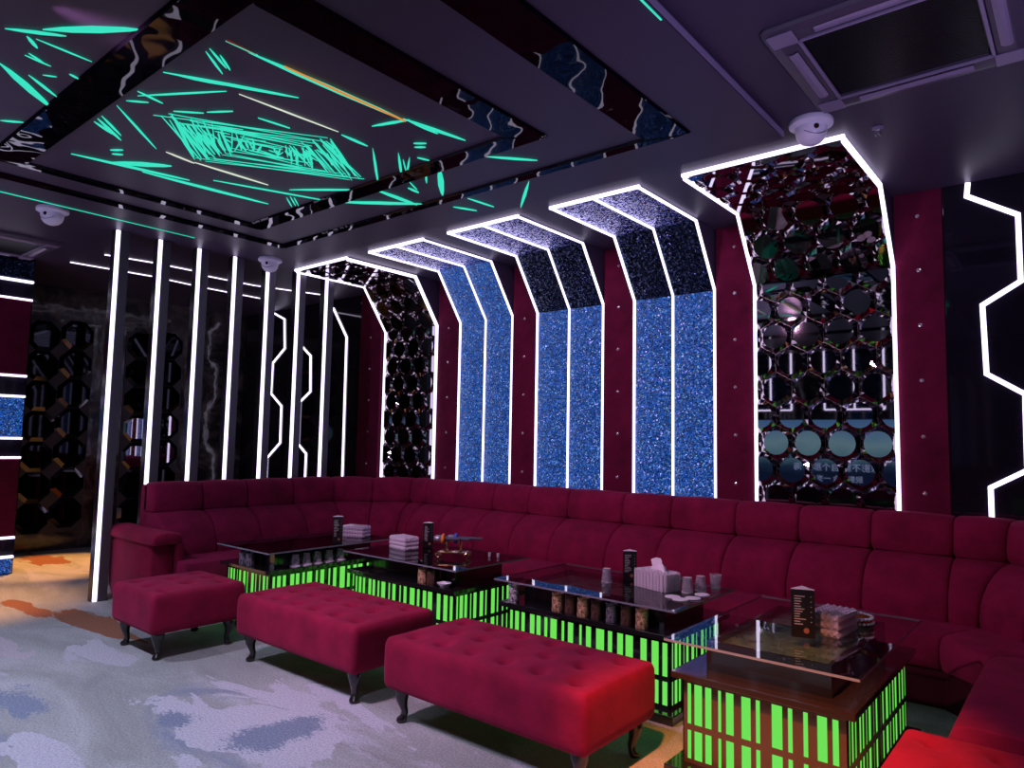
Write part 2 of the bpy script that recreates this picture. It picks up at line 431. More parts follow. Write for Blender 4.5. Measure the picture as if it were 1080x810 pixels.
# velvet strips with crystal studs between the panels
PIL = [(-7.39, -6.965, 'maroon velvet wall strip in the corner, left of the narrower mirror panel'),
       (-5.935, -5.585, 'maroon velvet wall strip between the corner mirror panel and the fully lit blue panel'),
       (-4.785, -4.465, 'maroon velvet wall strip between the fully lit blue panel and the middle blue panel'),
       (-3.635, -3.31, 'maroon velvet wall strip between the middle and the right-hand blue panels'),
       (-2.495, -2.155, 'maroon velvet wall strip between a blue panel and the big mirror panel'),
       (-1.095, -.785, 'maroon velvet wall strip right of the big mirror panel, widest in view')]
for x0, x1, lab in PIL:
    c = (x0 + x1) / 2
    t = tag(empty('velvet_wall_strip', (c, YW, 0)), lab, 'wall panel', 'velvet wall strips')
    vb = obj('velvet_board', newbox(x0 - c, x1 - c, -.03, 0, 0, ZC, .006), MT['velvet_wall'], t)
    for k in range(6):
        bm = bmesh.new()
        lathe(bm, [(0, .012), (.008, .010), (.014, .004), (.015, 0)], 8)
        bm.transform(Matrix.Translation((0, -.03, 1.18 + .405 * k)) @ Matrix.Rotation(PI / 2, 4, 'X'))
        obj('crystal_stud', bm, MT['stud'], vb)

# folded panels: upright face, sloped face, ceiling face
ZB, YB = 2.845, 5.405     # where the slope starts on the wall and ends on the ceiling
YE = 4.44                 # front end of the ceiling face
Z0 = .5
PATH = [(YW - .02, Z0), (YW - .02, ZB), (YB, ZC - .012), (YE, ZC - .012)]

def facet_frame(k):
    """origin, u (along X), v (along the path), n (towards the room), length of facet k"""
    (y0, z0), (y1, z1) = PATH[k], PATH[k + 1]
    v = V(0, y1 - y0, z1 - z0); L = v.length; v.normalize()
    u = V(1, 0, 0); n = u.cross(v)
    return V(0, y0, z0), u, v, n, L

def cheeks(t, w):
    """the solid wedge behind the slope"""
    bm = bmesh.new()
    pr = [(YW, ZB - .02), (YB + .02, ZC - .001), (YW, ZC - .001)]
    a = [bm.verts.new((-w / 2, y - YW, z)) for y, z in pr]; b = [bm.verts.new((w / 2, y - YW, z)) for y, z in pr]
    bm.faces.new(a); bm.faces.new(b[::-1])
    for i in range(3): bm.faces.new((a[i], a[(i + 1) % 3], b[(i + 1) % 3], b[i]))
    obj('wedge_box', bm, MT['ceiling'], t)

def facet_sheet(t, name, k, w, mat, th=.008, lift=0):
    o, u, v, n, L = facet_frame(k)
    bm = bmesh.new()
    q = [(-w / 2, 0), (w / 2, 0), (w / 2, L), (-w / 2, L)]
    lo = [bm.verts.new(o + u * a + v * b - n * th - V(0, YW, 0)) for a, b in q]
    hi = [bm.verts.new(o + u * a + v * b + n * lift - V(0, YW, 0)) for a, b in q]
    bm.faces.new(lo[::-1]); bm.faces.new(hi)
    for i in range(4): bm.faces.new((lo[i], lo[(i + 1) % 4], hi[(i + 1) % 4], hi[i]))
    return obj(name, bm, mat, t)

def fold_led(t, x, w=.03, hgt=.02):
    pts = [V(x, y - YW, z) for y, z in PATH]
    bm = bmesh.new()
    strip(bm, pts, (1, 0, 0), w, hgt, 'neg')
    return obj('led_strip', bm, MT['led'], t)

def end_led(t, w, wid=.022):
    bm = bmesh.new()
    box(bm, -w / 2 - wid / 2, w / 2 + wid / 2, YE - YW - wid, YE - YW, ZC - .026, ZC - .003)
    return obj('led_strip', bm, MT['led'], t)

def blue_panel(x0, x1, label, slope, mid=True):
    c = (x0 + x1) / 2; w = x1 - x0
    t = tag(empty('folded_glitter_panel', (c, YW, 0)), label, 'wall panel', 'blue folded glitter panels')
    cheeks(t, w)
    facet_sheet(t, 'upright_sheet', 0, w, MT['bluelit'])
    facet_sheet(t, 'sloped_sheet', 1, w, slope)
    facet_sheet(t, 'ceiling_sheet', 2, w, MT['glitter'])
    for x in (-w / 2, 0, w / 2): fold_led(t, x, .022 if x else .018, .012)
    end_led(t, w)
    return t
blue_panel(-5.575, -4.795, 'blue glitter panel lit blue on its slope too, left of the three', MT['bluelit'])
blue_panel(-4.455, -3.645, 'middle blue glitter panel, its slope unlit and dark', MT['unlit_sheet'])
blue_panel(-3.30, -2.505, 'right-hand blue glitter panel beside the big mirror panel, slope unlit', MT['unlit_sheet'])

PITCH = .25
def hex_outline(i, n=24, R=PITCH / math.sqrt(3) * .985):
    a = 2 * PI * i / n + PI / 2
    s = (a - PI / 2 + PI / 6) % (PI / 3) - PI / 6
    r = R * math.cos(PI / 6) / math.cos(((a - PI / 2) % (PI / 3)) - PI / 6)
    return r * math.cos(a), r * math.sin(a)

def hex_tile(bm, cx, cy, n=24, disc=.098, rise=.022, base=.004):
    """pointed-top hexagon with a broad bevel up to a round flat face (in u, v, n)"""
    o = [bm.verts.new((cx + hex_outline(i)[0], cy + hex_outline(i)[1], base)) for i in range(n)]
    d = [bm.verts.new((cx + disc * math.cos(2 * PI * i / n + PI / 2), cy + disc * math.sin(2 * PI * i / n + PI / 2), rise)) for i in range(n)]
    f = bm.faces.new(d); f.material_index = 0
    for i in range(n):
        f = bm.faces.new((o[i], o[(i + 1) % n], d[(i + 1) % n], d[i])); f.material_index = 1

def mirror_panel(x0, x1, label, shift):
    c = (x0 + x1) / 2; w = x1 - x0
    t = tag(empty('folded_mirror_panel', (c, YW, 0)), label, 'wall panel', 'honeycomb mirror panels')
    cheeks(t, w)
    bks = []
    for k, nm in enumerate(('upright_backing', 'sloped_backing', 'ceiling_backing')):
        bks.append(facet_sheet(t, nm, k, w, MT['backing']))
    rowh = PITCH * math.sqrt(3) / 2
    shared = {}
    for k in range(3):
        o, u, v, n, L = facet_frame(k)
        R = Matrix((u, v, n)).transposed().to_4x4()
        base = Matrix.Translation(o - V(0, YW, 0)) @ R
        v0 = (1.31 - Z0) % rowh if k == 0 else .11
        r = 0
        b = v0 if k else v0 + rowh
        r0 = round((1.31 - Z0 - b) / rowh) if k == 0 else 0
        while b < L + .08:
            row = r - r0 if k == 0 else r
            a = -w / 2 + shift + (PITCH / 2 if row % 2 else 0)
            while a > -w / 2 - .1: a -= PITCH
            while a < w / 2 + .11:
                if (k == 0 and b < .45): a += PITCH; continue
                need = abs(a) + PITCH / 2 > w / 2 or b < .145 or b > L - .145
                if not need and 'm' in shared:
                    ob = bpy.data.objects.new('hexagon_tile', shared['m']); COL.objects.link(ob); ob.parent = bks[k]
                    ob.matrix_local = base @ Matrix.Translation((a, b, 0))
                else:
                    bm = bmesh.new()
                    hex_tile(bm, 0, 0)
                    if need:
                        for co, no in (((w / 2 - a, 0, 0), (1, 0, 0)), ((-w / 2 - a, 0, 0), (-1, 0, 0)), ((0, L - b, 0), (0, 1, 0)), ((0, -b, 0), (0, -1, 0))):
                            bmesh.ops.bisect_plane(bm, geom=bm.verts[:] + bm.edges[:] + bm.faces[:], plane_co=co, plane_no=no, clear_outer=True)
                    if len(bm.faces) < 3: bm.free(); a += PITCH; continue
                    ob = obj('hexagon_tile', bm, [MT['hexm'], MT['hexb']], bks[k])
                    ob.matrix_local = base @ Matrix.Translation((a, b, 0))
                    if not need: shared['m'] = ob.data
                a += PITCH
            r += 1; b += rowh
    for x in (-w / 2, w / 2): fold_led(t, x, .024, .03)
    end_led(t, w, .024)
    return t
mirror_panel(-6.87, -5.95, 'folded honeycomb mirror panel near the far left corner, narrower in view', .27)
mirror_panel(-2.145, -1.105, 'big folded honeycomb mirror panel right of the blue panels, screen mirrored in it', .285)

# the free-standing row of light posts
for k in range(7):
    y = 2.61 + .385 * k
    nm = ('light post nearest the sofa armrest, its foot visible on the carpet, leftmost of the row',
          'second light post from the left, standing behind the armrest end of the sofa',
          'third light post from the left in the row behind the sofa',
          'fourth light post from the left, just left of the far ceiling camera',
          'fifth light post from the left, directly below the far ceiling camera',
          'sixth light post from the left, second from the corner',
          'last light post of the row, nearest the velvet corner strip')[k]
    t = tag(empty('light_post', (-6.98, y, 0)), nm, 'light post', 'light posts behind the sofa')
    obj('post', newbox(-.03, .06, -.065, .065, 0, ZC, .004), MT['slat_black'], t)
    obj('face_plate', newbox(.058, .066, -.018, .062, .004, ZC - .004, .002), MT['slat_side'], t)
    obj('led_strip', newbox(.056, .072, -.060, -.024, .004, ZC - .004, .004), MT['led'], t)

# far end: octagonal mirror tiles on the marble wall
def oct_panel(y0, cols, z0, rows, label, p=.385, tilt=0):
    t = tag(empty('octagon_mirror_panel', (XL, y0, 0)), label, 'wall panel', 'octagon mirror panels on the marble wall')
    bm = bmesh.new(); box(bm, .0, .012, -p / 2 - .01, cols * p - p / 2 + .01, z0 - p / 2, z0 + rows * p - p / 2)
    bk = obj('backing', bm, MT['paint'], t)
    for i in range(cols):
        for j in range(rows):
            bm = bmesh.new()
            R0, R1 = p / 2 / math.cos(PI / 8) * .99, p / 2 * .80
            def ring(R, x): return [bm.verts.new((x, R * math.cos(PI / 8 + k * PI / 4), R * math.sin(PI / 8 + k * PI / 4))) for k in range(8)]
            a, b = ring(R0, .012), ring(R1, .04)
            bm.faces.new(b).material_index = 0
            for k in range(8): bm.faces.new((a[k], a[(k + 1) % 8], b[(k + 1) % 8], b[k])).material_index = 1
            tl = obj('octagon_tile', bm, [MT['hexm'] if tilt and j in (2, 3) else MT['octm'], MT['octb']], bk, loc=(0, i * p, z0 + j * p + (i % 2) * .05))
            if tilt and j in (2, 3): tl.rotation_euler.z = math.radians(-tilt)
    return t
oct_panel(3.02, 2, .42, 7, 'dark octagon mirror tiles on the marble wall, left of the light posts')
oct_panel(4.22, 2, .42, 7, 'octagon mirror tiles on the marble wall, seen between the light posts', tilt=3.2)

# padded side wall at the left edge of the picture
struct('wall_side', newbox(-9.12, -8.96, YF, 2.49, 0, ZC), MT['paint'])
t = tag(empty('padded_wall_panel', (-8.96, 2.0, 0)), 'maroon padded wall panel with light bars and blue bands, left edge', 'wall panel')
yA, yB2 = -1.6, .47
obj('backing', newbox(0, .05, yA, .485, 0, ZC), MT['gloss'], t)
for z0, z1, nm, mat in ((2.94, 2.115, 'velvet_pad', 'velvet_wall'), (1.21, .395, 'velvet_pad', 'velvet_wall'), (1.865, 1.445, 'glitter_band', 'bluelit'), (.165, .01, 'glitter_band', 'bluelit'), (3.37, 3.15, 'glitter_band', 'unlit_sheet')):
    obj(nm, newbox(.05, .085, yA, yB2, z1, z0, .012), MT[mat], t)
for z in (3.13, 2.93, 2.10, 1.88, 1.43, 1.225, .38, .18):
    obj('led_strip', newbox(.05, .09, yA, yB2 + .005, z - .011, z + .011), MT['led'], t)
for z0, z1 in ((1.90, 2.08), (1.245, 1.41), (.2, .36)):
    obj('led_strip', newbox(.05, .07, .17, .185, z0, z1), MT['led'], t)

# light lines on the ceiling of the passage behind the posts
def ceil_line(pts, label, w=.015):
    bm = bmesh.new(); strip(bm, [(x, y, ZC - .005) for x, y in pts], (0, 0, 1), .008, w)
    return tag(obj('ceiling_light_line', bm, MT['led']), label, 'light', 'passage ceiling light lines')
ceil_line([(-8.0, 2.85), (-7.92, 3.30), (-7.92, 3.75), (-8.05, 3.86), (-8.05, 4.6), (-7.82, 5.45)], 'kinked white light line on the passage ceiling, upper of the two')
ceil_line([(-8.68, 2.75), (-8.62, 3.6), (-8.72, 4.3), (-8.75, 5.3)], 'white light line on the passage ceiling, lower of the two')

# black mirror frames on the dropped ceiling
def frame_bar(t, pts, z=ZD, th=.016, bev=.012):
    bm = bmesh.new()
    prism(bm, pts, z - th, z + .002)
    bm.edges.ensure_lookup_table()
    es = [e for e in bm.edges if all(abs(v.co.z - (z - th)) < 1e-5 for v in e.verts)]
    bmesh.ops.bevel(bm, geom=es, offset=bev, segments=1, affect='EDGES')
    obj('mirror_bar', bm, MT['mirror'], t)
def ceiling_frame(label, xo0, xo1, yo0, yo1, xi0, xi1, yi0, yi1):
    t = tag(empty('ceiling_mirror_frame', ((xo0 + xo1) / 2, (yo0 + yo1) / 2, ZD)), label, 'ceiling frame', 'black mirror ceiling frames')
    ox, oy = t.location.x, t.location.y
    def q(*p): return [(x - ox, y - oy) for x, y in p]
    O = [(xo0, yo0), (xo1, yo0), (xo1, yo1), (xo0, yo1)]; I = [(xi0, yi0), (xi1, yi0), (xi1, yi1), (xi0, yi1)]
    for k in range(4):
        j = (k + 1) % 4
        frame_bar(t, q(O[k], O[j], I[j], I[k]), 0)
ceiling_frame('inner black mirror frame around the green laser swirl on the ceiling', -5.62, -2.455, 1.235, 3.255, -5.51, -2.675, 1.46, 3.09)
ceiling_frame('outer black mirror frame around the inner one on the ceiling', -5.995, -1.755, -.4, 3.72, -5.88, -2.03, -.15, 3.63)

# unseen light lines added to brighten the ceiling step and the sofa's right end
t = tag(empty('gloss_wall_panel', (XR, 3.6, 0)), 'added unseen black panel on the right-hand wall, its light lines brightening that side', 'wall panel')
obj('board', newbox(-.02, 0, -2.6, 2.1, 0, ZC, .004), MT['gloss'], t)
for y in (-1.8, -.6, .7):
    bm = bmesh.new(); strip(bm, [(-.028, y + a, z) for a, z in ((0, 3.36), (0, 3.0), (.25, 2.75), (.25, 2.1), (0, 1.85), (0, 1.1))], (1, 0, 0), .016, .03)
    obj('led_strip', bm, MT['led'], t)

# ------------------------------------------------------------------ laser show on the ceiling
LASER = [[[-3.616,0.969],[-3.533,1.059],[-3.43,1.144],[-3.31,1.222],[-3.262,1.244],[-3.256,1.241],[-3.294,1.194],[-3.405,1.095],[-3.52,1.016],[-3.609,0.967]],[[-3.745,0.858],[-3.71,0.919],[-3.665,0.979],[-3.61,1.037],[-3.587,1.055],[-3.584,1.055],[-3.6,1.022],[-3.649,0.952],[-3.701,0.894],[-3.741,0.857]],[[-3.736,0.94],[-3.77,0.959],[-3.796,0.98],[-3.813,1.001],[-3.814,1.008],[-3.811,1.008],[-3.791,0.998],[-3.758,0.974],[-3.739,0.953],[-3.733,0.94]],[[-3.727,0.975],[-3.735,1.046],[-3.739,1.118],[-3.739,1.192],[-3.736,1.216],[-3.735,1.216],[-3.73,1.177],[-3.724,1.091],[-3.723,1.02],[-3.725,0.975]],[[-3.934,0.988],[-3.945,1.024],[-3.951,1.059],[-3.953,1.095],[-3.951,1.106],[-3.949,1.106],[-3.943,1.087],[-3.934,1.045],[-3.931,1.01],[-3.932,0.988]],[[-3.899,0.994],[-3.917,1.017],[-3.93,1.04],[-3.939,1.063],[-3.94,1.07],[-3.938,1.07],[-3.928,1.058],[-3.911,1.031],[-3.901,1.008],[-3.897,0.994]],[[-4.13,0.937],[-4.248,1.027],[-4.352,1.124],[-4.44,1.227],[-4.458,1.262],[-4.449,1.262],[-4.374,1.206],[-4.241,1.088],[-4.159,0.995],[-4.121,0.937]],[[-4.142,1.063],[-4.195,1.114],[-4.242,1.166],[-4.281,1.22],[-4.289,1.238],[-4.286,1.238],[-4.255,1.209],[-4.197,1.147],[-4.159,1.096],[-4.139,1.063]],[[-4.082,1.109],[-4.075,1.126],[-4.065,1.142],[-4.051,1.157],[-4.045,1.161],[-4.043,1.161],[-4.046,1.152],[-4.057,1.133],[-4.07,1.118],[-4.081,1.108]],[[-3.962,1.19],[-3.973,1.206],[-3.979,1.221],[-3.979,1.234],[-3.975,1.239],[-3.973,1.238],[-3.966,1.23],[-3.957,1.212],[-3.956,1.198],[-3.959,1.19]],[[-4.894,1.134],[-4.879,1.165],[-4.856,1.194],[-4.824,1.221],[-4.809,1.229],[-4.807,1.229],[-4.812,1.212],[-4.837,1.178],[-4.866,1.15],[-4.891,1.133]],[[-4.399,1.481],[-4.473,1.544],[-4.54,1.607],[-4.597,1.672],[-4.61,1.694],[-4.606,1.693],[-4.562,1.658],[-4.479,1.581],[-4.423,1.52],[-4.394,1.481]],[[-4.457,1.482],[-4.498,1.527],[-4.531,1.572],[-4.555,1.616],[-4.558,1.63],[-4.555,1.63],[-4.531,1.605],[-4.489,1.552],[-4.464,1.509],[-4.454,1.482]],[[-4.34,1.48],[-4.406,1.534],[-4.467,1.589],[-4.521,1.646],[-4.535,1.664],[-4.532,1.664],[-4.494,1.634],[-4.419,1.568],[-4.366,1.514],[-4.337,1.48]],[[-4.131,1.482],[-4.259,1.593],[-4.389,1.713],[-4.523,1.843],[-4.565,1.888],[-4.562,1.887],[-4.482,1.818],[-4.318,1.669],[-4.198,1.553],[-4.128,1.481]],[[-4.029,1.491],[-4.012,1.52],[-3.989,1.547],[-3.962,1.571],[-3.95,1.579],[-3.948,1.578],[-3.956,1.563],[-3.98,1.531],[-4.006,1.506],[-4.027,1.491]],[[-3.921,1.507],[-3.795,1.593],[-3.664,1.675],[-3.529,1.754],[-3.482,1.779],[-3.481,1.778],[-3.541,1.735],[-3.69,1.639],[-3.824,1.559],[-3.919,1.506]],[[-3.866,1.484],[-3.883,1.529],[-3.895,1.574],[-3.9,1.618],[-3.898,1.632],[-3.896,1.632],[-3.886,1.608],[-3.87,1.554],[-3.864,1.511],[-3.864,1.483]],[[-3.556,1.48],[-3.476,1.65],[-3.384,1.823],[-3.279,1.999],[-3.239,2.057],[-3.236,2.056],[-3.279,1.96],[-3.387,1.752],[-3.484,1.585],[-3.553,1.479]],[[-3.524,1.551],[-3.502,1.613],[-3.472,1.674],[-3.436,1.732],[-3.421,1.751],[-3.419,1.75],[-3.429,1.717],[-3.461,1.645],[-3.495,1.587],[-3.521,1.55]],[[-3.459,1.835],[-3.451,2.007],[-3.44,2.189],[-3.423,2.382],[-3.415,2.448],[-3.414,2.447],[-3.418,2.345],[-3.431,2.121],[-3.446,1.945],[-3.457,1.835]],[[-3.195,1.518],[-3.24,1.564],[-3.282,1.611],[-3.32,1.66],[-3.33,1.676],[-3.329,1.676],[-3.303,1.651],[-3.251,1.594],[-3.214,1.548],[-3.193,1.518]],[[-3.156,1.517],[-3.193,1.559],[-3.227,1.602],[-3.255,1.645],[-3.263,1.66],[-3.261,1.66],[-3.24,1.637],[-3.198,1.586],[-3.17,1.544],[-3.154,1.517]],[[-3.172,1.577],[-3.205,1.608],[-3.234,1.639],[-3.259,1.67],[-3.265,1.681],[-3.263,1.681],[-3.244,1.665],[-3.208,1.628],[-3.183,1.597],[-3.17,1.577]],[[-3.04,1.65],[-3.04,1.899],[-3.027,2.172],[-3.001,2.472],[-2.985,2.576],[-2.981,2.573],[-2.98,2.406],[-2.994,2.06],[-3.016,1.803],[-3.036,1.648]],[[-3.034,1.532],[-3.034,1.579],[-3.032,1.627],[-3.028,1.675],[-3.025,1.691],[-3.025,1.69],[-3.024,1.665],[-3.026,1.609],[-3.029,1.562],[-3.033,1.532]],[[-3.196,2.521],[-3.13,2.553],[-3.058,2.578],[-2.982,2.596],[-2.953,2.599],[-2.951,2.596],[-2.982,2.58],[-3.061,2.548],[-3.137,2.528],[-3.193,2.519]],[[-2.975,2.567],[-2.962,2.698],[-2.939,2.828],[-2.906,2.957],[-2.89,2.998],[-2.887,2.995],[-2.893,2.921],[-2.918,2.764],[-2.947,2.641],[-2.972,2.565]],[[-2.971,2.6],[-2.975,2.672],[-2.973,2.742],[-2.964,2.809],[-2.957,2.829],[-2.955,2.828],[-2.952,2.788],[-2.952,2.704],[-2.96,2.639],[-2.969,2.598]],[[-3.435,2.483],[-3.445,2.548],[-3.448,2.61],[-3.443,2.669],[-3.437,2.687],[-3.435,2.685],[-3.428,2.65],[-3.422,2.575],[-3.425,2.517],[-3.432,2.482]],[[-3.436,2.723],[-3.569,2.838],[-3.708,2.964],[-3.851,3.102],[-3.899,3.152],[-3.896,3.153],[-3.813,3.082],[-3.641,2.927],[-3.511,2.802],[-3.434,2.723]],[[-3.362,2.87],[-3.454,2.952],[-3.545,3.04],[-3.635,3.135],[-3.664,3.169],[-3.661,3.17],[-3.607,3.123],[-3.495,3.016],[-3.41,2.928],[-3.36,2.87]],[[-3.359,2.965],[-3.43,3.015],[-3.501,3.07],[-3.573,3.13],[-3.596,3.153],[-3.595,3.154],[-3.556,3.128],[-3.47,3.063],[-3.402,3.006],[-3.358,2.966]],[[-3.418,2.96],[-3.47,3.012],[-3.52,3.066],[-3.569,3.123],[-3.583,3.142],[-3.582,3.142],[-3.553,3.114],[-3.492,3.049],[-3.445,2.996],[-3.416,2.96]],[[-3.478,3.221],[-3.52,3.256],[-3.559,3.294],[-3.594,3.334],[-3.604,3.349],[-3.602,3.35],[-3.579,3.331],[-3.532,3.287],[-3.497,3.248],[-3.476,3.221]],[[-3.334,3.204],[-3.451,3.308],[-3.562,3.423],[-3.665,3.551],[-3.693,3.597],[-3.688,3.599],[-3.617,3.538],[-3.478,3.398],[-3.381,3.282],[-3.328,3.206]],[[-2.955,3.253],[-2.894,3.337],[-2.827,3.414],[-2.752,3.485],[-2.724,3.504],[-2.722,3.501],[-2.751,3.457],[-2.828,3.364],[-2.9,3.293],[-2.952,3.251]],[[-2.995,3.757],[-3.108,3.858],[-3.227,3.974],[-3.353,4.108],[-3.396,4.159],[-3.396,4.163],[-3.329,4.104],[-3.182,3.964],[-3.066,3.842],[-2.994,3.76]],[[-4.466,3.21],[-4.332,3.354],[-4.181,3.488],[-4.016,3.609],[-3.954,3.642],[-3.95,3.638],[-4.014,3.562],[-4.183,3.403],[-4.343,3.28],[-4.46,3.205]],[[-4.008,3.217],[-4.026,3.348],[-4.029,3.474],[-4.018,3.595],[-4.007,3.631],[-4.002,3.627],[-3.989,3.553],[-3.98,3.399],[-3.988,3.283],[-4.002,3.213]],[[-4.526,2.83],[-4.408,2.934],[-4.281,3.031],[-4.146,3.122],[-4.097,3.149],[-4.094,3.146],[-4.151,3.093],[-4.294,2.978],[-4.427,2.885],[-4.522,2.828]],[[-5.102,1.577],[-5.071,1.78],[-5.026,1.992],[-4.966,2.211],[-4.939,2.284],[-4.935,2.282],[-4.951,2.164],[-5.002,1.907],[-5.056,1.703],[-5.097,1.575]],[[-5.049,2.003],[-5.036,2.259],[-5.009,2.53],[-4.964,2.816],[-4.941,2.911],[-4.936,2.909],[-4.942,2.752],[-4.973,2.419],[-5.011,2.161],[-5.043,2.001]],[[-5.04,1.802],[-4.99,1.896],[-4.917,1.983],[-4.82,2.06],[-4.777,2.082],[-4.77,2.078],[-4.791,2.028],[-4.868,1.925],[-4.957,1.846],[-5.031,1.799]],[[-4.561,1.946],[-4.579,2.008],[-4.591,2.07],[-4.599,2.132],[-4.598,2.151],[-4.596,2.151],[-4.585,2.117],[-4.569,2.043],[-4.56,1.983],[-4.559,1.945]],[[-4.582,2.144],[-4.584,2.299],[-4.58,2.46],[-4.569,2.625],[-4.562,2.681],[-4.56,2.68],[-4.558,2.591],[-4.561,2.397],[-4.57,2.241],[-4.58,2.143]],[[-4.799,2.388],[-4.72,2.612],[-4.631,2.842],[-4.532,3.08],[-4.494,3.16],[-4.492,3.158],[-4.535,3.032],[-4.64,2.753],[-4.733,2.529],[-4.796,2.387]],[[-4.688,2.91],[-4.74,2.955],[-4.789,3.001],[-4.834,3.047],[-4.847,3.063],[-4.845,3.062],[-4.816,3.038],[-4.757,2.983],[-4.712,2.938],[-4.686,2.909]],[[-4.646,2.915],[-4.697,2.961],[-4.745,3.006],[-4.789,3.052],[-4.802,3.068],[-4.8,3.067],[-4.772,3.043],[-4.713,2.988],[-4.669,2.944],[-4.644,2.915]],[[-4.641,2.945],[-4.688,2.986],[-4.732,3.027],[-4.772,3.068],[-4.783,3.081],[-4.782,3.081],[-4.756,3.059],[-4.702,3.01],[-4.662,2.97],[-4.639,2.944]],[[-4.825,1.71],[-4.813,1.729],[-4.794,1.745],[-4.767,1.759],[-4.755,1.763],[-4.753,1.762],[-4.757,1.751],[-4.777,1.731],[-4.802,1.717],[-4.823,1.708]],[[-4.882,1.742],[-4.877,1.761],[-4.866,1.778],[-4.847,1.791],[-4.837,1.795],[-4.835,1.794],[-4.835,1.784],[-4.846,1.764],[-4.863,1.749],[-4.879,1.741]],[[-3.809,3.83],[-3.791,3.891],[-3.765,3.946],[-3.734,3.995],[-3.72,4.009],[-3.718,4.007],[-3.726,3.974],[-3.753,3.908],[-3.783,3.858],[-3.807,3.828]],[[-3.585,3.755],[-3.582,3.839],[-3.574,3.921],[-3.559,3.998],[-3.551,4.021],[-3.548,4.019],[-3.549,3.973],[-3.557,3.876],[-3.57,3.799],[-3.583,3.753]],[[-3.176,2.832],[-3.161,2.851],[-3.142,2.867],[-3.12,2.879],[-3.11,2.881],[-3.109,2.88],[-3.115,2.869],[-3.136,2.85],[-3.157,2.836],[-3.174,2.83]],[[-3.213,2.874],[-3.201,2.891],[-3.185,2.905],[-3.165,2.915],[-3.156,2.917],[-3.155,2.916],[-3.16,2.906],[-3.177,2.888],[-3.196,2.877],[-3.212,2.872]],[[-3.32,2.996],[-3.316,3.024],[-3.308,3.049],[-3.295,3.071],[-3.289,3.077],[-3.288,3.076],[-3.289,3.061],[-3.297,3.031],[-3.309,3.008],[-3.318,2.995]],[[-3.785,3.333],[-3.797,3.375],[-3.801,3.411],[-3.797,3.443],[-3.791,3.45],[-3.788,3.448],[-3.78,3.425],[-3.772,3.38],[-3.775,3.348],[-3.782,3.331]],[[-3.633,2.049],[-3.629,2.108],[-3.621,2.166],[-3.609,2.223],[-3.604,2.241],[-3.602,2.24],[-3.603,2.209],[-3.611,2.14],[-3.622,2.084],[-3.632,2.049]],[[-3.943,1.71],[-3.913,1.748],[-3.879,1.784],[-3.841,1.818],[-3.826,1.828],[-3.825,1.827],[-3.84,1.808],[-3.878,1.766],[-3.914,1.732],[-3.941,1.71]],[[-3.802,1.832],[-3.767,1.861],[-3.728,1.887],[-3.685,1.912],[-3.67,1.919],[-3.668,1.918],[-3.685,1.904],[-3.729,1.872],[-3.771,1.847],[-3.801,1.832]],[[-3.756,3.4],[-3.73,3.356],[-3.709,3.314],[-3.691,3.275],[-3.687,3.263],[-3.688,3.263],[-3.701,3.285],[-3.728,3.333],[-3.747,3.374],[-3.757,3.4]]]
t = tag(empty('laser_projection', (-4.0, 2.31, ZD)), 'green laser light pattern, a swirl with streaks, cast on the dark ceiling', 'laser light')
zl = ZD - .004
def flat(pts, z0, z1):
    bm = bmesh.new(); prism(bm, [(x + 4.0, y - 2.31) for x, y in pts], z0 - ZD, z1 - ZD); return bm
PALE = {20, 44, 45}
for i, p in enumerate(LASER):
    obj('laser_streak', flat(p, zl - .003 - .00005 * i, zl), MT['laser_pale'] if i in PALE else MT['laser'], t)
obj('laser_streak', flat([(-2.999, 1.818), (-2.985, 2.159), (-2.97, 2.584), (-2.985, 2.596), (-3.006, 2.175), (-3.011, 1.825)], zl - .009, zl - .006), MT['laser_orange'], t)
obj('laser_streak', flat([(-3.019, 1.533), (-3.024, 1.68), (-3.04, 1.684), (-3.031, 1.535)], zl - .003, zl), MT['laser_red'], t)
rn = random.Random(3)
A, B, C, D = V(-4.05, 1.69, 0), V(-3.57, 2.48, 0), V(-3.92, 3.0, 0), V(-4.49, 2.155, 0)
cen = V(-4.0, 2.31, 0)
bm = bmesh.new()
def seg(a, b, w, z):
    d = b - a; n = V(-d.y, d.x, 0).normalized() * w / 2
    prism(bm, [((a + n * .4).x + 4, (a + n * .4).y - 2.31), ((a + d * .4 + n).x + 4, (a + d * .4 + n).y - 2.31), ((b + n * .3).x + 4, (b + n * .3).y - 2.31),
               ((b - n * .3).x + 4, (b - n * .3).y - 2.31), ((a + d * .4 - n).x + 4, (a + d * .4 - n).y - 2.31), ((a - n * .4).x + 4, (a - n * .4).y - 2.31)], z - .003 - ZD, z - ZD)
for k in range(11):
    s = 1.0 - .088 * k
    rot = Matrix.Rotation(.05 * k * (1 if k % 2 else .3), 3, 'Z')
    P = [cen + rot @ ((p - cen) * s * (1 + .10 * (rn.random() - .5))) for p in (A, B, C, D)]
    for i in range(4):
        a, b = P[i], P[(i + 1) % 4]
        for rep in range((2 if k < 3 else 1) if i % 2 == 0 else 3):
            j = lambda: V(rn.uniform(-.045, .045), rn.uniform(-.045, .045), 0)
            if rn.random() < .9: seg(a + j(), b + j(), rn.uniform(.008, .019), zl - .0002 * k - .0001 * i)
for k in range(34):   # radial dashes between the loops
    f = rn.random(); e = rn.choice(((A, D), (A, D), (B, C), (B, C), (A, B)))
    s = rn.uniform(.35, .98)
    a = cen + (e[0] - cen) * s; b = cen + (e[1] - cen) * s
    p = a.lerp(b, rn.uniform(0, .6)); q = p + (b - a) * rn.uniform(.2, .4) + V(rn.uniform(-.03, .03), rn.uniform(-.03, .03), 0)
    seg(p, q, rn.uniform(.008, .018), zl - .0035)
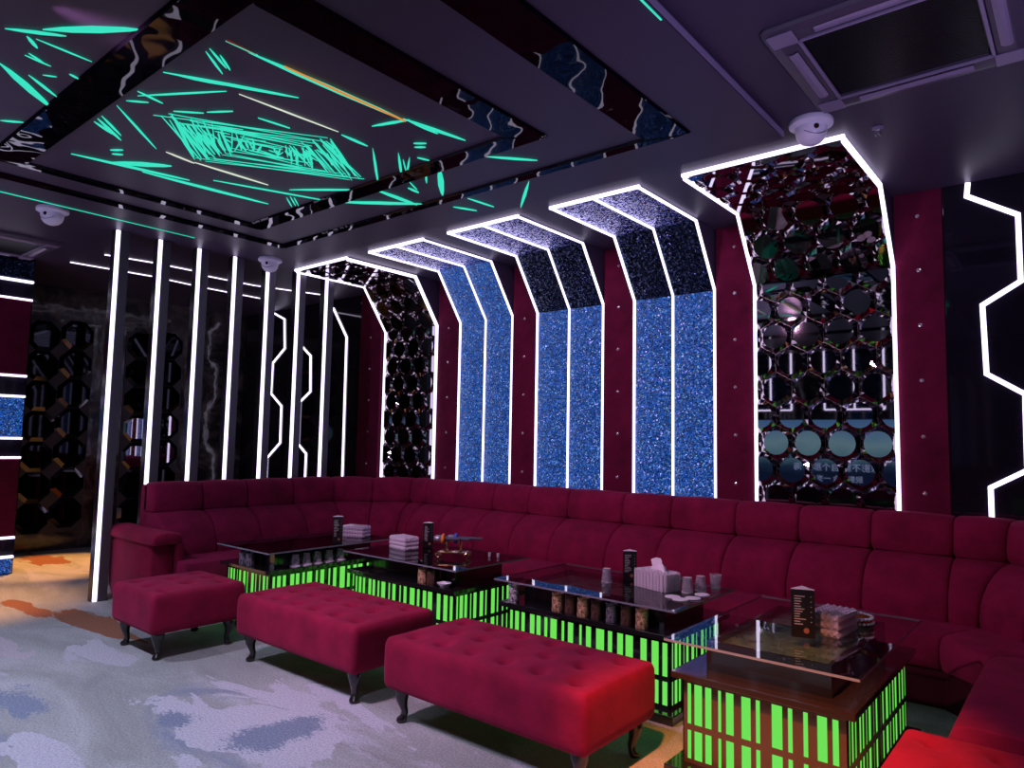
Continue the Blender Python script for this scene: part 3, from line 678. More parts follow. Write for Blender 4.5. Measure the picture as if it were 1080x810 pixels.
obj('laser_swirl', bm, MT['laser'], t)
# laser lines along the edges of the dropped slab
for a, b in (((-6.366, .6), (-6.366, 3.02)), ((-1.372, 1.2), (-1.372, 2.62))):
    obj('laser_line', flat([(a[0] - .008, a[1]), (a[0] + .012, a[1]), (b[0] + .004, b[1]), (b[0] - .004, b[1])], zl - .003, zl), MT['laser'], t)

# ------------------------------------------------------------------ ceiling fittings
def dome(loc, label, s=1.0):
    t = tag(empty('dome_camera', loc), label, 'camera', 'white dome ceiling cameras')
    bm = bmesh.new(); lathe(bm, [(0, 0), (.115, 0), (.122, -.012), (.12, -.03), (.10, -.042), (.088, -.045)], 32); obj('collar', bm, MT['white'], t, True)
    bm = bmesh.new(); lathe(bm, [(.088, -.040), (.087, -.07), (.077, -.105), (.055, -.13), (.028, -.143), (0, -.147)], 32); obj('dome', bm, MT['white'], t, True)
    bm = bmesh.new()
    d = V(.55, -.75, -.35).normalized()
    sphere(bm, (d.x * .085, d.y * .085, -.066), .017); obj('lens', bm, MT['lens'], t, True)
    bm = bmesh.new()
    tube(bm, [(.085 * math.cos(a), .085 * math.sin(a), -.082 - .03 * math.sin((a + 1.75) / 1.7 * PI)) for a in [-1.75 + 1.7 * i / 12 for i in range(13)]], .002, 6)
    obj('visor_seam', bm, MT['ac'], t)
    return t
dome((-1.20, 4.13, ZC), 'white dome camera on the ceiling next to the air conditioner, the biggest')
dome((-6.72, 1.97, ZC), 'white dome camera on the ceiling at the left, clear of the light posts')
dome((-6.70, 4.00, ZC), 'white dome camera on the ceiling above the fifth light post')

t = tag(empty('sprinkler', (-.915, 4.45, ZC)), 'small chrome fire sprinkler on the ceiling right of the dome camera', 'sprinkler')
bm = bmesh.new(); lathe(bm, [(0, 0), (.03, 0), (.032, -.006), (.02, -.012), (0, -.012)], 20); obj('rosette', bm, MT['ac_trim'], t, True)
bm = bmesh.new()
for a in (0, PI): tube(bm, [(.01 * math.cos(a), .01 * math.sin(a), -.012), (.016 * math.cos(a), .016 * math.sin(a), -.028), (0, 0, -.046)], .003, 6)
obj('yoke', bm, MT['chrome'], t)
bm = bmesh.new()
for k in range(8):
    a = k * PI / 4; prism(bm, [(.004 * math.cos(a - .6), .004 * math.sin(a - .6)), (.02 * math.cos(a - .2), .02 * math.sin(a - .2)), (.02 * math.cos(a + .2), .02 * math.sin(a + .2)), (.004 * math.cos(a + .6), .004 * math.sin(a + .6))], -.049, -.046)
obj('deflector', bm, MT['chrome'], t)

def cassette(loc, label):
    t = tag(empty('air_conditioner', loc), label, 'air conditioner', 'ceiling cassette air conditioners')
    S, I = .485, .335
    # frame of the panel with a stepped rim
    bm = bmesh.new()
    def sq(h, r, z, n=5):
        pts = []
        for cx, cy, a0 in ((h - r, h - r, 0), (-h + r, h - r, PI / 2), (-h + r, -h + r, PI), (h - r, -h + r, 1.5 * PI)):
            pts += [bm.verts.new((cx + r * math.cos(a0 + PI / 2 * i / n), cy + r * math.sin(a0 + PI / 2 * i / n), z)) for i in range(n + 1)]
        return pts
    rings = [sq(S, .05, 0), sq(S, .05, -.012), sq(S - .012, .04, -.026), sq(S - .055, .03, -.034), sq(I + .06, .02, -.034), sq(I + .02, .015, -.030), sq(I + .005, .012, -.012)]
    for a, b in zip(rings, rings[1:]):
        for i in range(len(a)): bm.faces.new((a[i], a[(i + 1) % len(a)], b[(i + 1) % len(a)], b[i]))
    pf = obj('panel_frame', bm, MT['ac'], t)
    # square intake grille with fine slats
    bm = bmesh.new()
    box(bm, -I, I, -I, I, -.014, -.006)
    for k in range(44):
        y = -I + .02 + (2 * I - .04) * k / 43
        box(bm, -I + .012, I - .012, y - .0028, y + .0028, -.024, -.013)
    obj('intake_grille', bm, MT['ac_dark'], t)
    bm = bmesh.new()
    for a in range(4):
        m = Matrix.Rotation(a * PI / 2, 4, 'Z')
        b2 = bmesh.new(); box(b2, -I - .014, I + .014, I - .002, I + .014, -.038, -.026, .003)
        b2.transform(m); me = bpy.data.meshes.new('tmp'); b2.to_mesh(me); b2.free(); bm.from_mesh(me); bpy.data.meshes.remove(me)
    obj('grille_rim', bm, MT['ac_trim'], t)
    for a in range(4):
        m = Matrix.Rotation(a * PI / 2, 4, 'Z')
        bm = bmesh.new(); box(bm, -.26, .26, .372, .424, -.0335, -.030); bm.transform(m); obj('air_slot', bm, MT['ac_dark'], pf)
        bm = bmesh.new()
        vs = []
        for (y, z) in ((.374, -.036), (.395, -.045), (.414, -.044), (.424, -.037), (.414, -.040), (.395, -.041)):
            vs.append([bm.verts.new((x, y, z)) for x in (-.255, .255)])
        for i in range(6):
            j = (i + 1) % 6; bm.faces.new((vs[i][0], vs[i][1], vs[j][1], vs[j][0]))
        bm.faces.new([v[0] for v in vs]); bm.faces.new([v[1] for v in vs][::-1])
        bm.transform(m); obj('louvre_flap', bm, MT['ac_trim'], pf)
        bm = bmesh.new(); box(bm, .34, .455, .34, .455, -.040, -.033, .004); bm.transform(m); obj('corner_cover', bm, MT['ac_trim'], pf)
    return t
cassette((-.635, 3.54, ZC), 'dark ceiling cassette air conditioner at the top right corner')
cassette((-8.35, 1.95, ZC), 'ceiling cassette air conditioner at the far left, beyond the light posts')

# ------------------------------------------------------------------ the sofa
TAN = math.tan(PI / 8)
HEAD = [(.06, .785), (.225, .775), (.262, .80), (.275, .86), (.268, .94), (.245, 1.01), (.205, 1.048), (.13, 1.056), (.07, 1.05), (.05, 1.02)]
BACK = [(.08, .40), (.53, .40), (.565, .42), (.57, .47), (.56, .54), (.53, .61), (.48, .68), (.41, .735), (.33, .772), (.26, .787), (.18, .79), (.08, .79)]
SEAT = [(.10, .21), (.89, .21), (.925, .23), (.94, .28), (.94, .36), (.92, .405), (.88, .42), (.60, .425), (.10, .425)]
PLIN = [(.10, 0), (.90, 0), (.90, .215), (.10, .215)]
FRAM = [(0, 0), (.11, 0), (.11, 1.0), (.09, 1.03), (.02, 1.03), (0, 1.0)]
VREF = .25

class Run:
    """a straight stretch of sofa: the point at u = 0, v = VREF, with u along the back and v towards the room"""
    def __init__(s, p, ang, vdir): s.p = Vector((p[0], p[1], 0)); s.u = V(math.cos(ang), math.sin(ang), 0); s.v = V(vdir[0], vdir[1], 0).normalized()
    def at(s, u, v, z): return s.p + s.u * u + s.v * (v - VREF) + V(0, 0, z)

def extrude(run, prof, u0, u1, k0=0.0, k1=0.0, puff=.02, org=V(0, 0, 0)):
    """profile swept from u0 to u1; k0, k1 slant the ends (mitre); the ends are rounded like a filled cushion"""
    bm = bmesh.new()
    cv = sum(p[0] for p in prof) / len(prof); cz = sum(p[1] for p in prof) / len(prof)
    n = len(prof); rings = []
    steps = [(0, 1.0), (.18, .55), (.5, .2), (1.0, 0.0)]
    L = u1 - u0
    r = min(puff * 1.4, L * .3)
    st = [(t * r, e * puff, 0) for t, e in steps] + [(.5 * L, -.25 * puff, 2)] + [(L - t * r, e * puff, 1) for t, e in reversed(steps)]
    for uu, e, side in st:
        f = uu / L; ring = []
        for v, z in prof:
            d = V(v - cv, z - cz, 0); l = d.length
            d = d * (1 - e / max(l, .05))
            vv, zz = cv + d.x, cz + d.y
            a = u0 + k0 * (vv - VREF); b = u1 + k1 * (vv - VREF)
            ring.append(bm.verts.new(run.at(a + (b - a) * f, vv, max(zz, 0.0)) - org))
        rings.append(ring)
    for A_, B_ in zip(rings, rings[1:]):
        for i in range(n): bm.faces.new((A_[i], A_[(i + 1) % n], B_[(i + 1) % n], B_[i]))
    bm.faces.new(rings[0][::-1]); bm.faces.new(rings[-1])
    return bm

def sofa_section(label, run, seams, k0, k1, loc, seat_splits=None):
    t = tag(empty('sofa_section', loc), label, 'sofa', 'sections of the long sofa')
    org = Vector(loc)
    a, b = seams[0], seams[-1]
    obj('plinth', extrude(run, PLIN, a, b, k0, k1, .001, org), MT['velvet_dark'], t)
    obj('back_frame', extrude(run, FRAM, a, b, k0, k1, .001, org), MT['velvet'], t)
    obj('seat', extrude(run, SEAT, a, b, k0, k1, .016, org), MT['velvet'], t, True)
    for i, (x, y) in enumerate(zip(seams, seams[1:])):
        q0 = k0 if i == 0 else 0; q1 = k1 if i == len(seams) - 2 else 0
        obj('back_cushion', extrude(run, BACK, x, y, q0, q1, .026, org), MT['velvet'], t, True)
        obj('headrest', extrude(run, HEAD, x, y, q0, q1, .026, org), MT['velvet'], t, True)
    return t

left = Run((-6.63, 0), PI / 2, (1, 0))
sL = sofa_section('end section of the maroon sofa with the rolled armrest, along the light posts', left, [2.90, 3.37, 3.83, 4.36, 4.88], 0, -TAN, (-6.5, 3.6, 0))
c1 = Run((-6.63, 4.88), PI / 4, (1, -1))
Lc = math.hypot(.61, .61)
sofa_section('slanted corner section of the maroon sofa under the corner mirror panel', c1, [0, Lc / 2, Lc], TAN, -TAN, (-6.2, 5.0, 0))
lng = Run((0, 5.49), 0, (0, -1))
xs = [-6.02, -5.76, -5.30, -4.77, -4.31, -3.84, -3.25, -2.78, -2.22, -1.73, -1.235, -.74, -.45]
sofa_section('long middle section of the maroon sofa below the blue panels', lng, xs, TAN, -TAN, (-3.2, 5.2, 0))
c2 = Run((-.45, 5.49), -PI / 4, (-1, -1))
sofa_section('slanted right corner section of the maroon sofa behind the nearest table', c2, [0, .46, .92], TAN, -TAN, (-.3, 5.0, 0))
rt = Run((.2005, 4.8395), -PI / 2, (-1, 0))
sofa_section('short right end section of the maroon sofa at the picture edge', rt, [0, .55, 1.15, 1.50], TAN, 0, (0, 4.2, 0))

# rolled armrest of the end section
def arm():
    bm = bmesh.new()
    # side outline (x, z): leaning back, curved in towards the floor
    out = [(-6.86, .0), (-6.99, .14), (-7.02, .3), (-7.02, .46), (-7.0, .575), (-6.17, .575), (-6.155, .54), (-6.155, .02), (-6.17, 0)]
    return out
o = sL.location
bm = bmesh.new()
ol = arm()
def ring(y, s): return [bm.verts.new((x + (s if x < -6.6 else -s) - o.x, y - o.y, max(0, z) - o.z)) for x, z in ol]
rs = [ring(2.70, .02), ring(2.708, .006), ring(2.72, 0), ring(2.88, 0), ring(2.895, .006)]
for a_, b_ in zip(rs, rs[1:]):
    for i in range(len(ol)): bm.faces.new((a_[i], a_[(i + 1) % len(ol)], b_[(i + 1) % len(ol)], b_[i]))
bm.faces.new(rs[0]); bm.faces.new(rs[-1][::-1])
am = obj('armrest', bm, MT['ottoman'], sL, True)
bm = bmesh.new()   # padded roll that overhangs the front and hangs down at the inner side
pr = [(2.672, .575), (2.665, .60), (2.672, .635), (2.70, .662), (2.76, .675), (2.85, .672), (2.91, .655), (2.932, .62), (2.925, .585), (2.90, .57), (2.70, .566)]
secs = []
for x, e in ((-7.04, .035), (-7.03, .012), (-7.0, 0), (-6.5, 0), (-6.13, 0), (-6.085, .006), (-6.065, .02), (-6.06, .04)):
    cy, cz = 2.8, .62
    secs.append([bm.verts.new((x - o.x, cy + (y - cy) * (1 - e * 5) - o.y, cz + (z - cz) * (1 - e * 8) + .02 * (1 if x > -6.9 else 1.0) * 0 - o.z)) for y, z in pr])
for a_, b_ in zip(secs, secs[1:]):
    for i in range(len(pr)): bm.faces.new((a_[i], a_[(i + 1) % len(pr)], b_[(i + 1) % len(pr)], b_[i]))
bm.faces.new(secs[0][::-1]); bm.faces.new(secs[-1])
rl = obj('arm_roll', bm, MT['ottoman'], am, True)
bm = bmesh.new(); box(bm, -6.16 - o.x, -6.085 - o.x, 2.895 - o.y, 2.95 - o.y, .05, .58, .018, 3); obj('arm_front_pad', bm, MT['ottoman'], am, True)

# ------------------------------------------------------------------ tufted ottomans
def cushion_body(lx, ly, z0, z1, r, tufts, nx, ny, nz=8):
    bm = bmesh.new()
    hx, hy = lx / 2, ly / 2
    cz, hz = (z0 + z1) / 2, (z1 - z0) / 2
    def grid(n): return [(-1 + 2 * i / n) for i in range(n + 1)]
    cache = {}
    def put(x, y, z):
        key = (round(x, 5), round(y, 5), round(z, 5))
        if key in cache: return cache[key]
        p = V(x * hx, y * hy, z * hz)
        q = V(max(-hx + r, min(hx - r, p.x)), max(-hy + r, min(hy - r, p.y)), max(-hz + r, min(hz - r, p.z)))
        d = p - q
        if d.length > 1e-6: p = q + d.normalized() * r
        if z > .999 or p.z > hz - r:
            bul = .012 * (1 - x * x) * (1 - y * y)
            dz = bul
            for tx, ty in tufts:
                d2 = (p.x - tx) ** 2 + (p.y - ty) ** 2
                dz -= .050 * math.exp(-d2 / .0011) + .006 * math.exp(-d2 / .007)
            p.z += dz
        # sides belly out slightly
        if abs(x) > .999: p.x *= 1 + .008 * (1 - z * z)
        if abs(y) > .999: p.y *= 1 + .012 * (1 - z * z)
        v = bm.verts.new((p.x, p.y, p.z + cz)); cache[key] = v
        return v
    def face(fn, a, b):
        for i in range(len(a) - 1):
            for j in range(len(b) - 1):
                vs = [fn(a[i], b[j]), fn(a[i + 1], b[j]), fn(a[i + 1], b[j + 1]), fn(a[i], b[j + 1])]
                if len(set(vs)) == 4: bm.faces.new(vs)
    gx, gy, gz = grid(nx), grid(ny), grid(nz)
    face(lambda x, y: put(x, y, 1), gx, gy); face(lambda x, y: put(x, y, -1), gx, gy)
    for s in (-1, 1):
        face(lambda x, z: put(x, s, z), gx, gz); face(lambda y, z: put(s, y, z), gy, gz)
    return bm

def cabriole(dx, dy, h=.185):
    """curved leg: broad knee, thin ankle, pad foot; dx, dy point to the outside corner"""
    bm = bmesh.new()
    prof = [(h, .045, .0), (h - .012, .046, .002), (.145, .040, .012), (.115, .031, .014), (.085, .023, .006), (.058, .0185, -.004), (.036, .020, .0), (.022, .028, .010), (.010, .029, .013), (0, .024, .012)]
    rings = []
    for z, r, off in prof:
        rings.append([bm.verts.new((dx * off + r * math.cos(k * PI / 6), dy * off + r * math.sin(k * PI / 6), z)) for k in range(12)])
    for a_, b_ in zip(rings, rings[1:]):
        for k in range(12): bm.faces.new((a_[k], a_[(k + 1) % 12], b_[(k + 1) % 12], b_[k]))
    bm.faces.new(rings[0]); bm.faces.new(rings[-1][::-1])
    return bm

def ottoman(x0, x1, y0, y1, label, nxt, rows):
    cx, cy, lx, ly = (x0 + x1) / 2, (y0 + y1) / 2, x1 - x0, y1 - y0
    t = tag(empty('tufted_ottoman', (cx, cy, 0)), label, 'ottoman', 'row of maroon tufted ottomans')
    tf = []
    for j in range(rows):
        n = nxt if j % 2 == 0 else nxt - 1
        for i in range(n):
            tf.append(((i - (n - 1) / 2) * (lx - .24) / (nxt - 1), (j - (rows - 1) / 2) * (ly - .24) / (rows - 1)))
    cb = obj('cushion', cushion_body(lx, ly, .175, .445, .035, tf, int(lx / .016), int(ly / .016)), MT['ottoman'], t, 'all')
    for x, y in tf:
        bm = bmesh.new(); lathe(bm, [(0, .008), (.008, .006), (.012, 0), (.010, -.006)], 10, (x, y, .398)); obj('tuft_button', bm, MT['ottoman'], cb, True)
    for sx in (-1, 1):
        for sy in (-1, 1):
            obj('leg', cabriole(sx * .7, sy * .7), MT['wood'], t, True, (sx * (lx / 2 - .085), sy * (ly / 2 - .085), 0))
    return t
ottoman(-5.46, -4.80, 2.14, 2.80, 'small square maroon ottoman in front of the armrest, leftmost', 3, 3)
ottoman(-4.48, -3.22, 2.545, 3.17, 'long maroon ottoman between the square one and the red-lit one', 6, 3)
ottoman(-2.97, -1.68, 2.545, 3.17, 'long ottoman with bright red end under the warm spotlight, largest of the row', 6, 3)
ottoman(-.60, .66, 2.48, 3.12, 'red ottoman cut off by the bottom right corner of the picture', 6, 3)

# ------------------------------------------------------------------ tables
GT = .60          # top of the glass
LT = .455         # top of the ledge
SHORT = [(.03, .056), (.077, .131), (.15, .194), (.237, .258), (.288, .339), (.387, .446), (.477, .504), (.573, .637), (.669, .696), (.757, .784), (.835, .89), (.918, .952)]
LONG = [(.02, .04), (.055, .085), (.10, .126), (.16, .193), (.205, .235), (.258, .28), (.298, .342), (.372, .39), (.412, .447), (.484, .50), (.525, .557), (.586, .635), (.656, .682), (.71, .744), (.757, .80), (.84, .875), (.90, .938), (.957, .984)]

def table(gx0, gx1, gy0, gy1, label, gl='glass_dark', warm_tint=False):
    cx, cy = (gx0 + gx1) / 2, (gy0 + gy1) / 2
    hx, hy = (gx1 - gx0) / 2, (gy1 - gy0) / 2
    t = tag(empty('lounge_table', (cx, cy, 0)), label, 'table', 'green lit lounge tables')
    fm = MT['black']
    obj('plinth', newbox(-hx + .01, hx - .01, -hy - .02, hy - .02, 0, .05, .004), MT['black'], t)
    bx, by = hx - .065, hy - .065
    obj('light_box', newbox(-bx + .004, bx - .004, -by + .004, by - .004, .05, .425), MT['green'], t)
    # openwork casing: bars between the lit slots, three rails
    bm = bmesh.new()
    def side(half, other, seq, axis, sgn):
        L = 2 * half
        def bar(a, b, z0, z1):
            a, b = -half + a * L, -half + b * L
            lo, hi = (other - .0045, other) if sgn > 0 else (-other, -other + .0045)
            if axis == 'x': box(bm, a, b, lo, hi, z0, z1)
            else: box(bm, lo, hi, a, b, z0, z1)
        for z0, z1 in ((.05, .068), (.195, .222), (.402, .43)): bar(0, 1, z0, z1)
        e = 0
        for s0, s1 in list(seq) + [(1, 1)]:
            for z0, z1 in ((.068, .195), (.222, .402)): bar(e, s0, z0, z1)
            e = s1
    sx_, sy_ = (SHORT, LONG) if hx < hy else (LONG, SHORT)
    side(bx, by, sx_, 'x', -1); side(bx, by, sx_, 'x', 1)
    side(by, bx, sy_, 'y', 1); side(by, bx, sy_, 'y', -1)
    obj('casing', bm, MT['metal'] if warm_tint else MT['black'], t)
    obj('ledge', newbox(-hx + .025, hx - .025, -hy + .02, hy - .02, LT - .03, LT, .004), MT['warm_ledge'] if warm_tint else MT['black'], t)
    # open-topped upper box
    ix, iy = hx - .145, hy - .145
    bm = bmesh.new()
    z0, z1, w = LT, GT - .0115, .018
    box(bm, -ix, ix, -iy, -iy + w, z0, z1); box(bm, -ix, ix, iy - w, iy, z0, z1)
    box(bm, -ix, -ix + w, -iy + w, iy - w, z0, z1); box(bm, ix - w, ix, -iy + w, iy - w, z0, z1)
    obj('upper_box', bm, MT['black'], t)
    obj('box_bottom', newbox(-ix + w, ix - w, -iy + w, iy - w, z0, z0 + .10), MT['greenstone'], t)
    g = obj('glass_top', newbox(-hx, hx, -hy, hy, GT - .011, GT), [MT[gl], MT['glass_edge']], t)
    for f in g.data.polygons:
        if abs(f.normal.z) < .5: f.material_index = 1
    return t
table(-5.72, -4.935, 3.05, 4.31, 'green lit lounge table farthest left, five glasses upside down on its ledge')
table(-4.68, -3.425, 3.56, 4.37, 'green lit lounge table with the gold microphone stand on top')
table(-3.07, -1.77, 3.555, 4.365, 'green lit lounge table with a row of fleck-patterned cups on its ledge', 'glass_mid')
table(-1.575, -.735, 3.04, 4.30, 'nearest green lit lounge table with casing tinted by warm light, glass top seen into', 'glass', True)

# ------------------------------------------------------------------ things on the tables
E_ = .0008
def menu(loc, h, w, rz, label, big_word=False):
    t = tag(empty('menu_stand', (*loc, GT + E_), rz), label, 'menu', 'black menu stands')
    bm = bmesh.new()
    tri = [(-w / 2, -w * .29), (w / 2, -w * .29), (0, w * .5)]
    prism(bm, tri, 0, h); cd = obj('card', bm, MT['menu'], t)
    bm = bmesh.new(); prism(bm, [(x * .985, y * .985) for x, y in tri], h, h + .004); obj('top_flap', bm, MT['paper'], cd)
    r = random.Random(int(h * 1000)); bm = bmesh.new()
    y = -w * .29
    n = 12 if not big_word else 6
    for k in range(n):
        z = h * (.86 - .58 * k / (n - 1))
        box(bm, -w * .36, -w * .36 + w * r.uniform(.22, .5), y - .0006, y, z - h * .008, z + h * .008)
        if k % 2 == 0: box(bm, w * .32, w * .37, y - .0006, y, z - h * .008, z + h * .008)
    obj('price_list', bm, MT['print'], cd)
    bm = bmesh.new(); lathe(bm, [(0, .0006), (w * .12, .0006), (w * .12, 0)], 20, (0, 0, 0)); bm.transform(Matrix.Translation((w * .14, y, h * .15)) @ Matrix.Rotation(PI / 2, 4, 'X'))
    obj('emblem', bm, MT['emblem'], cd)
    return t
menu((-5.03, 3.76), .225, .085, .93, 'black menu stand on the farthest left table, beside its tissue box')
menu((-4.34, 4.17), .20, .085, .80, 'black menu stand behind the microphone stand')
menu((-2.41, 4.17), .185, .09, .54, 'black menu stand beside the tissue box with a tissue sticking out')
menu((-1.10, 3.53), .222, .105, .34, 'tallest black menu stand with white price lines, on the nearest table')

def tissue_box(loc, lx, ly, h, rz, label, tissue=False):
    t = tag(empty('tissue_box', (*loc, GT + E_), rz), label, 'tissue box', 'crystal tissue boxes')
    bm = bmesh.new(); box(bm, -lx / 2, lx / 2, -ly / 2, ly / 2, 0, h * .30, .004)
    box(bm, -lx / 2 + .004, lx / 2 - .004, -ly / 2 + .004, ly / 2 - .004, h * .30, h * .36)
    box(bm, -lx / 2, lx / 2, -ly / 2, ly / 2, h * .36, h * .95, .004)
    bo = obj('box', bm, MT['crystal_face'] if not tissue else MT['crystal'], t)
    bm = bmesh.new()
    def stud(p, n, u, v, s):
        a = [bm.verts.new(p + u * x * s + v * y * s) for x, y in ((-1, -1), (1, -1), (1, 1), (-1, 1))]
        q = bm.verts.new(p + n * s * .8)
        for i in range(4): bm.faces.new((a[i], a[(i + 1) % 4], q))
    if tissue:   # clear ribs standing round the box
        for k in range(9):
            for sy in (-1, 1): lathe(bm, [(0, 0), (.0125, 0), (.0125, h * .9), (.009, h * .97), (0, h * .97)], 8, (-lx / 2 + (k + .5) * lx / 9, sy * ly / 2, .001))
        for k in range(5):
            for sx in (-1, 1): lathe(bm, [(0, 0), (.0125, 0), (.0125, h * .9), (.009, h * .97), (0, h * .97)], 8, (sx * lx / 2, -ly / 2 + (k + .5) * ly / 5, .001))
    s = .0120
    for n_, u, v, hu, hv, d, o_ in ((V(0, -1, 0), V(1, 0, 0), V(0, 0, 1), lx / 2, h * .475, ly / 2, h * .475), (V(0, 1, 0), V(1, 0, 0), V(0, 0, 1), lx / 2, h * .475, ly / 2, h * .475),
                                    (V(1, 0, 0), V(0, 1, 0), V(0, 0, 1), ly / 2, h * .475, lx / 2, h * .475), (V(-1, 0, 0), V(0, 1, 0), V(0, 0, 1), ly / 2, h * .475, lx / 2, h * .475),
                                    (V(0, 0, 1), V(1, 0, 0), V(0, 1, 0), lx / 2, ly / 2, h * .95, 0)):
        if tissue and n_.z == 0: continue
        a = max(2, int(2 * hu / .027)); b = max(2, int(2 * hv / .027))
        for i in range(a):
            for j in range(b):
                stud(n_ * d + u * (-hu + (i + .5) * 2 * hu / a) + v * (-hv + (j + .5) * 2 * hv / b) + V(0, 0, o_ if n_.z == 0 else 0), n_, u, v, s)
    obj('crystal_studs', bm, MT['crystal_face'] if not tissue else MT['crystal'], bo)
    if tissue:
        bm = bmesh.new(); r = random.Random(5)
        rows = []
        for j in range(6):
            f = j / 5
            rows.append([bm.verts.new((-.07 + .14 * i / 8 + .012 * math.sin(3 * f + i), .016 * math.sin(i * 1.5 + 2 * f) * (1 - .3 * f) + .012 * f, h * .94 + .085 * f * (1 - abs(i / 8 - .42) * 1.1))) for i in range(9)])
        for a_, b_ in zip(rows, rows[1:]):
            for i in range(8): bm.faces.new((a_[i], a_[i + 1], b_[i + 1], b_[i]))
        o_ = obj('tissue', bm, MT['paper'], t, 'all')
        md = o_.modifiers.new('thick', 'SOLIDIFY'); md.thickness = .0012
    return t
tissue_box((-5.25, 4.13), .22, .14, .10, .35, 'crystal studded tissue box on the farthest left table')
tissue_box((-4.40, 3.955), .22, .14, .105, -.12, 'crystal studded tissue box left of the microphone stand')
tissue_box((-2.14, 4.04), .25, .14, .11, -.28, 'clear crystal tissue box with a white tissue sticking out', True)
tissue_box((-1.02, 3.72), .15, .24, .105, -.10, 'crystal studded tissue box behind the tallest menu stand, nearest table')

def tumbler(name, loc, z, r0, r1, h, mat, label, group, up=True, cat='glass', th=.003):
    """hollow cup, foot radius r0, rim radius r1; up=False stands it on its rim"""
    bm = bmesh.new()
    pr = [(0, 0), (r0, 0), (r0 + (r1 - r0) * .14, h * .16), (r0 + (r1 - r0) * .5, h * .5), (r1 - .0006, h * .93), (r1, h), (r1 - th, h), (r0 + (r1 - r0) * .5 - th, h * .5), (r0 - th, .012), (0, .012)]
    lathe(bm, pr, 12 if 'glass' in name else 20)
    if not up: bm.transform(Matrix.Translation((0, 0, h)) @ Matrix.Rotation(PI, 4, 'X'))
    if 'glass' in name:
        bm.normal_update()
        for f in bm.faces:
            z_ = f.calc_center_median().z / h
            if z_ < .2 or z_ > .97: f.material_index = 1
        mat = [mat, MT['rim']]
    return tag(obj(name, bm, mat, None, 'glass' not in name, (*loc, z + E_)), label, cat, group)

ys = [3.35, 3.455, 3.56, 3.675, 3.79]
lab5 = ['frontmost of the five glasses upside down on white coasters, farthest left table', 'second from the front of five glasses upside down on coasters',
        'middle of the five glasses upside down on coasters', 'fourth from the front of five glasses upside down on coasters', 'rearmost of the five glasses upside down on coasters']
for y, lb in zip(ys, lab5):
    bm = bmesh.new(); lathe(bm, [(0, 0), (.044, 0), (.045, .003), (.044, .005), (0, .005)], 24)
    tag(obj('coaster', bm, MT['paper'], None, True, (-5.02, y, LT + E_)), 'white coaster under the ' + lb.split(' of')[0].split(' from')[0] + ' upside down glass, farthest left table', 'coaster', 'coasters on the ledge')
    tumbler('glass_tumbler', (-5.02, y), LT + .006, .026, .036, .085, MT['clear'], lb, 'glasses on the ledge', False)
tumbler('fleck_tumbler', (-5.42, 3.125), LT, .036, .036, .10, MT['greycup'], 'left one of two grey patterned tumblers on the ledge of the farthest left table', 'grey tumblers', True)
tumbler('fleck_tumbler', (-5.32, 3.125), LT, .036, .036, .10, MT['greycup'], 'right one of two grey patterned tumblers on the ledge of the farthest left table', 'grey tumblers', True)
tumbler('fleck_tumbler', (-3.83, 3.635), LT, .036, .036, .105, MT['goldcup'], 'gold fleck-patterned cup alone on the ledge below the microphone stand', 'patterned cups', True, 'cup')
tumbler('fleck_tumbler', (-3.735, 3.635), LT, .034, .034, .10, MT['cup_reflection'], 'dark cup shape standing for a reflection, beside the white ashtray on the ledge', 'patterned cups', True, 'cup')
cups = [(-2.61, 'goldcup', 'first gold fleck cup from the left in the row of seven on the ledge'), (-2.515, 'cup_reflection', 'dark modelled reflection between the first and second gold cups of the row'),
        (-2.42, 'goldcup', 'second gold fleck cup from the left in the row of seven'), (-2.325, 'cup_reflection', 'dark brown modelled reflection just right of the second gold cup'),
        (-2.22, 'greycup', 'grey modelled reflection in the middle right of the row of seven'), (-2.12, 'cup_reflection', 'dark modelled reflection left of the last gold cup of the row'), (-2.02, 'goldcup', 'gold fleck cup at the right end of the row of seven')]
for x, m, lb in cups:  # dark and grey ones stand in for reflections in the box face
    tumbler('fleck_tumbler', (x, 3.635), LT, .037 if m == 'goldcup' else .034, .037 if m == 'goldcup' else .034, .105, MT[m], lb, 'patterned cups', True, 'cup')
tumbler('fleck_tumbler', (-2.955, 3.625), LT, .036, .036, .115, MT['silvercup'], 'tall silver patterned cup alone at the left end of the ledge', 'patterned cups', True, 'cup')
tumbler('glass_tumbler', (-2.47, 3.98), GT, .026, .034, .085, MT['clear'], 'glass upside down left of the menu stand on the cup table', 'glasses on the tops', False)
tumbler('glass_tumbler', (-1.945, 4.06), GT, .027, .036, .088, MT['clear'], 'glass upside down nearer the coasters, right of the tissue', 'glasses on the tops', False)
tumbler('glass_tumbler', (-1.905, 4.16), GT, .027, .036, .088, MT['clear'], 'glass upside down farther back, right of the tissue', 'glasses on the tops', False)
tumbler('glass_tumbler', (-1.86, 4.28), GT, .026, .037, .088, MT['clear'], 'glass standing upright at the table corner', 'glasses on the tops', True)
for (x, y, z), lb in (((-1.945, 3.865, 0), 'white coaster nearest the tissue box'), ((-1.88, 3.83, 0), 'white coaster at the front, farthest forward of four'), ((-1.84, 3.91, .0), 'white coaster beside the front one'), ((-1.84, 4.04, 0), 'white coaster closest to the upright glass')):
    bm = bmesh.new(); lathe(bm, [(0, 0), (.044, 0), (.046, .003), (.044, .006), (0, .006)], 24)
    tag(obj('coaster', bm, MT['paper'], None, True, (x, y, GT + E_ + z)), lb + ', on the cup table', 'coaster', 'coasters on the glass')
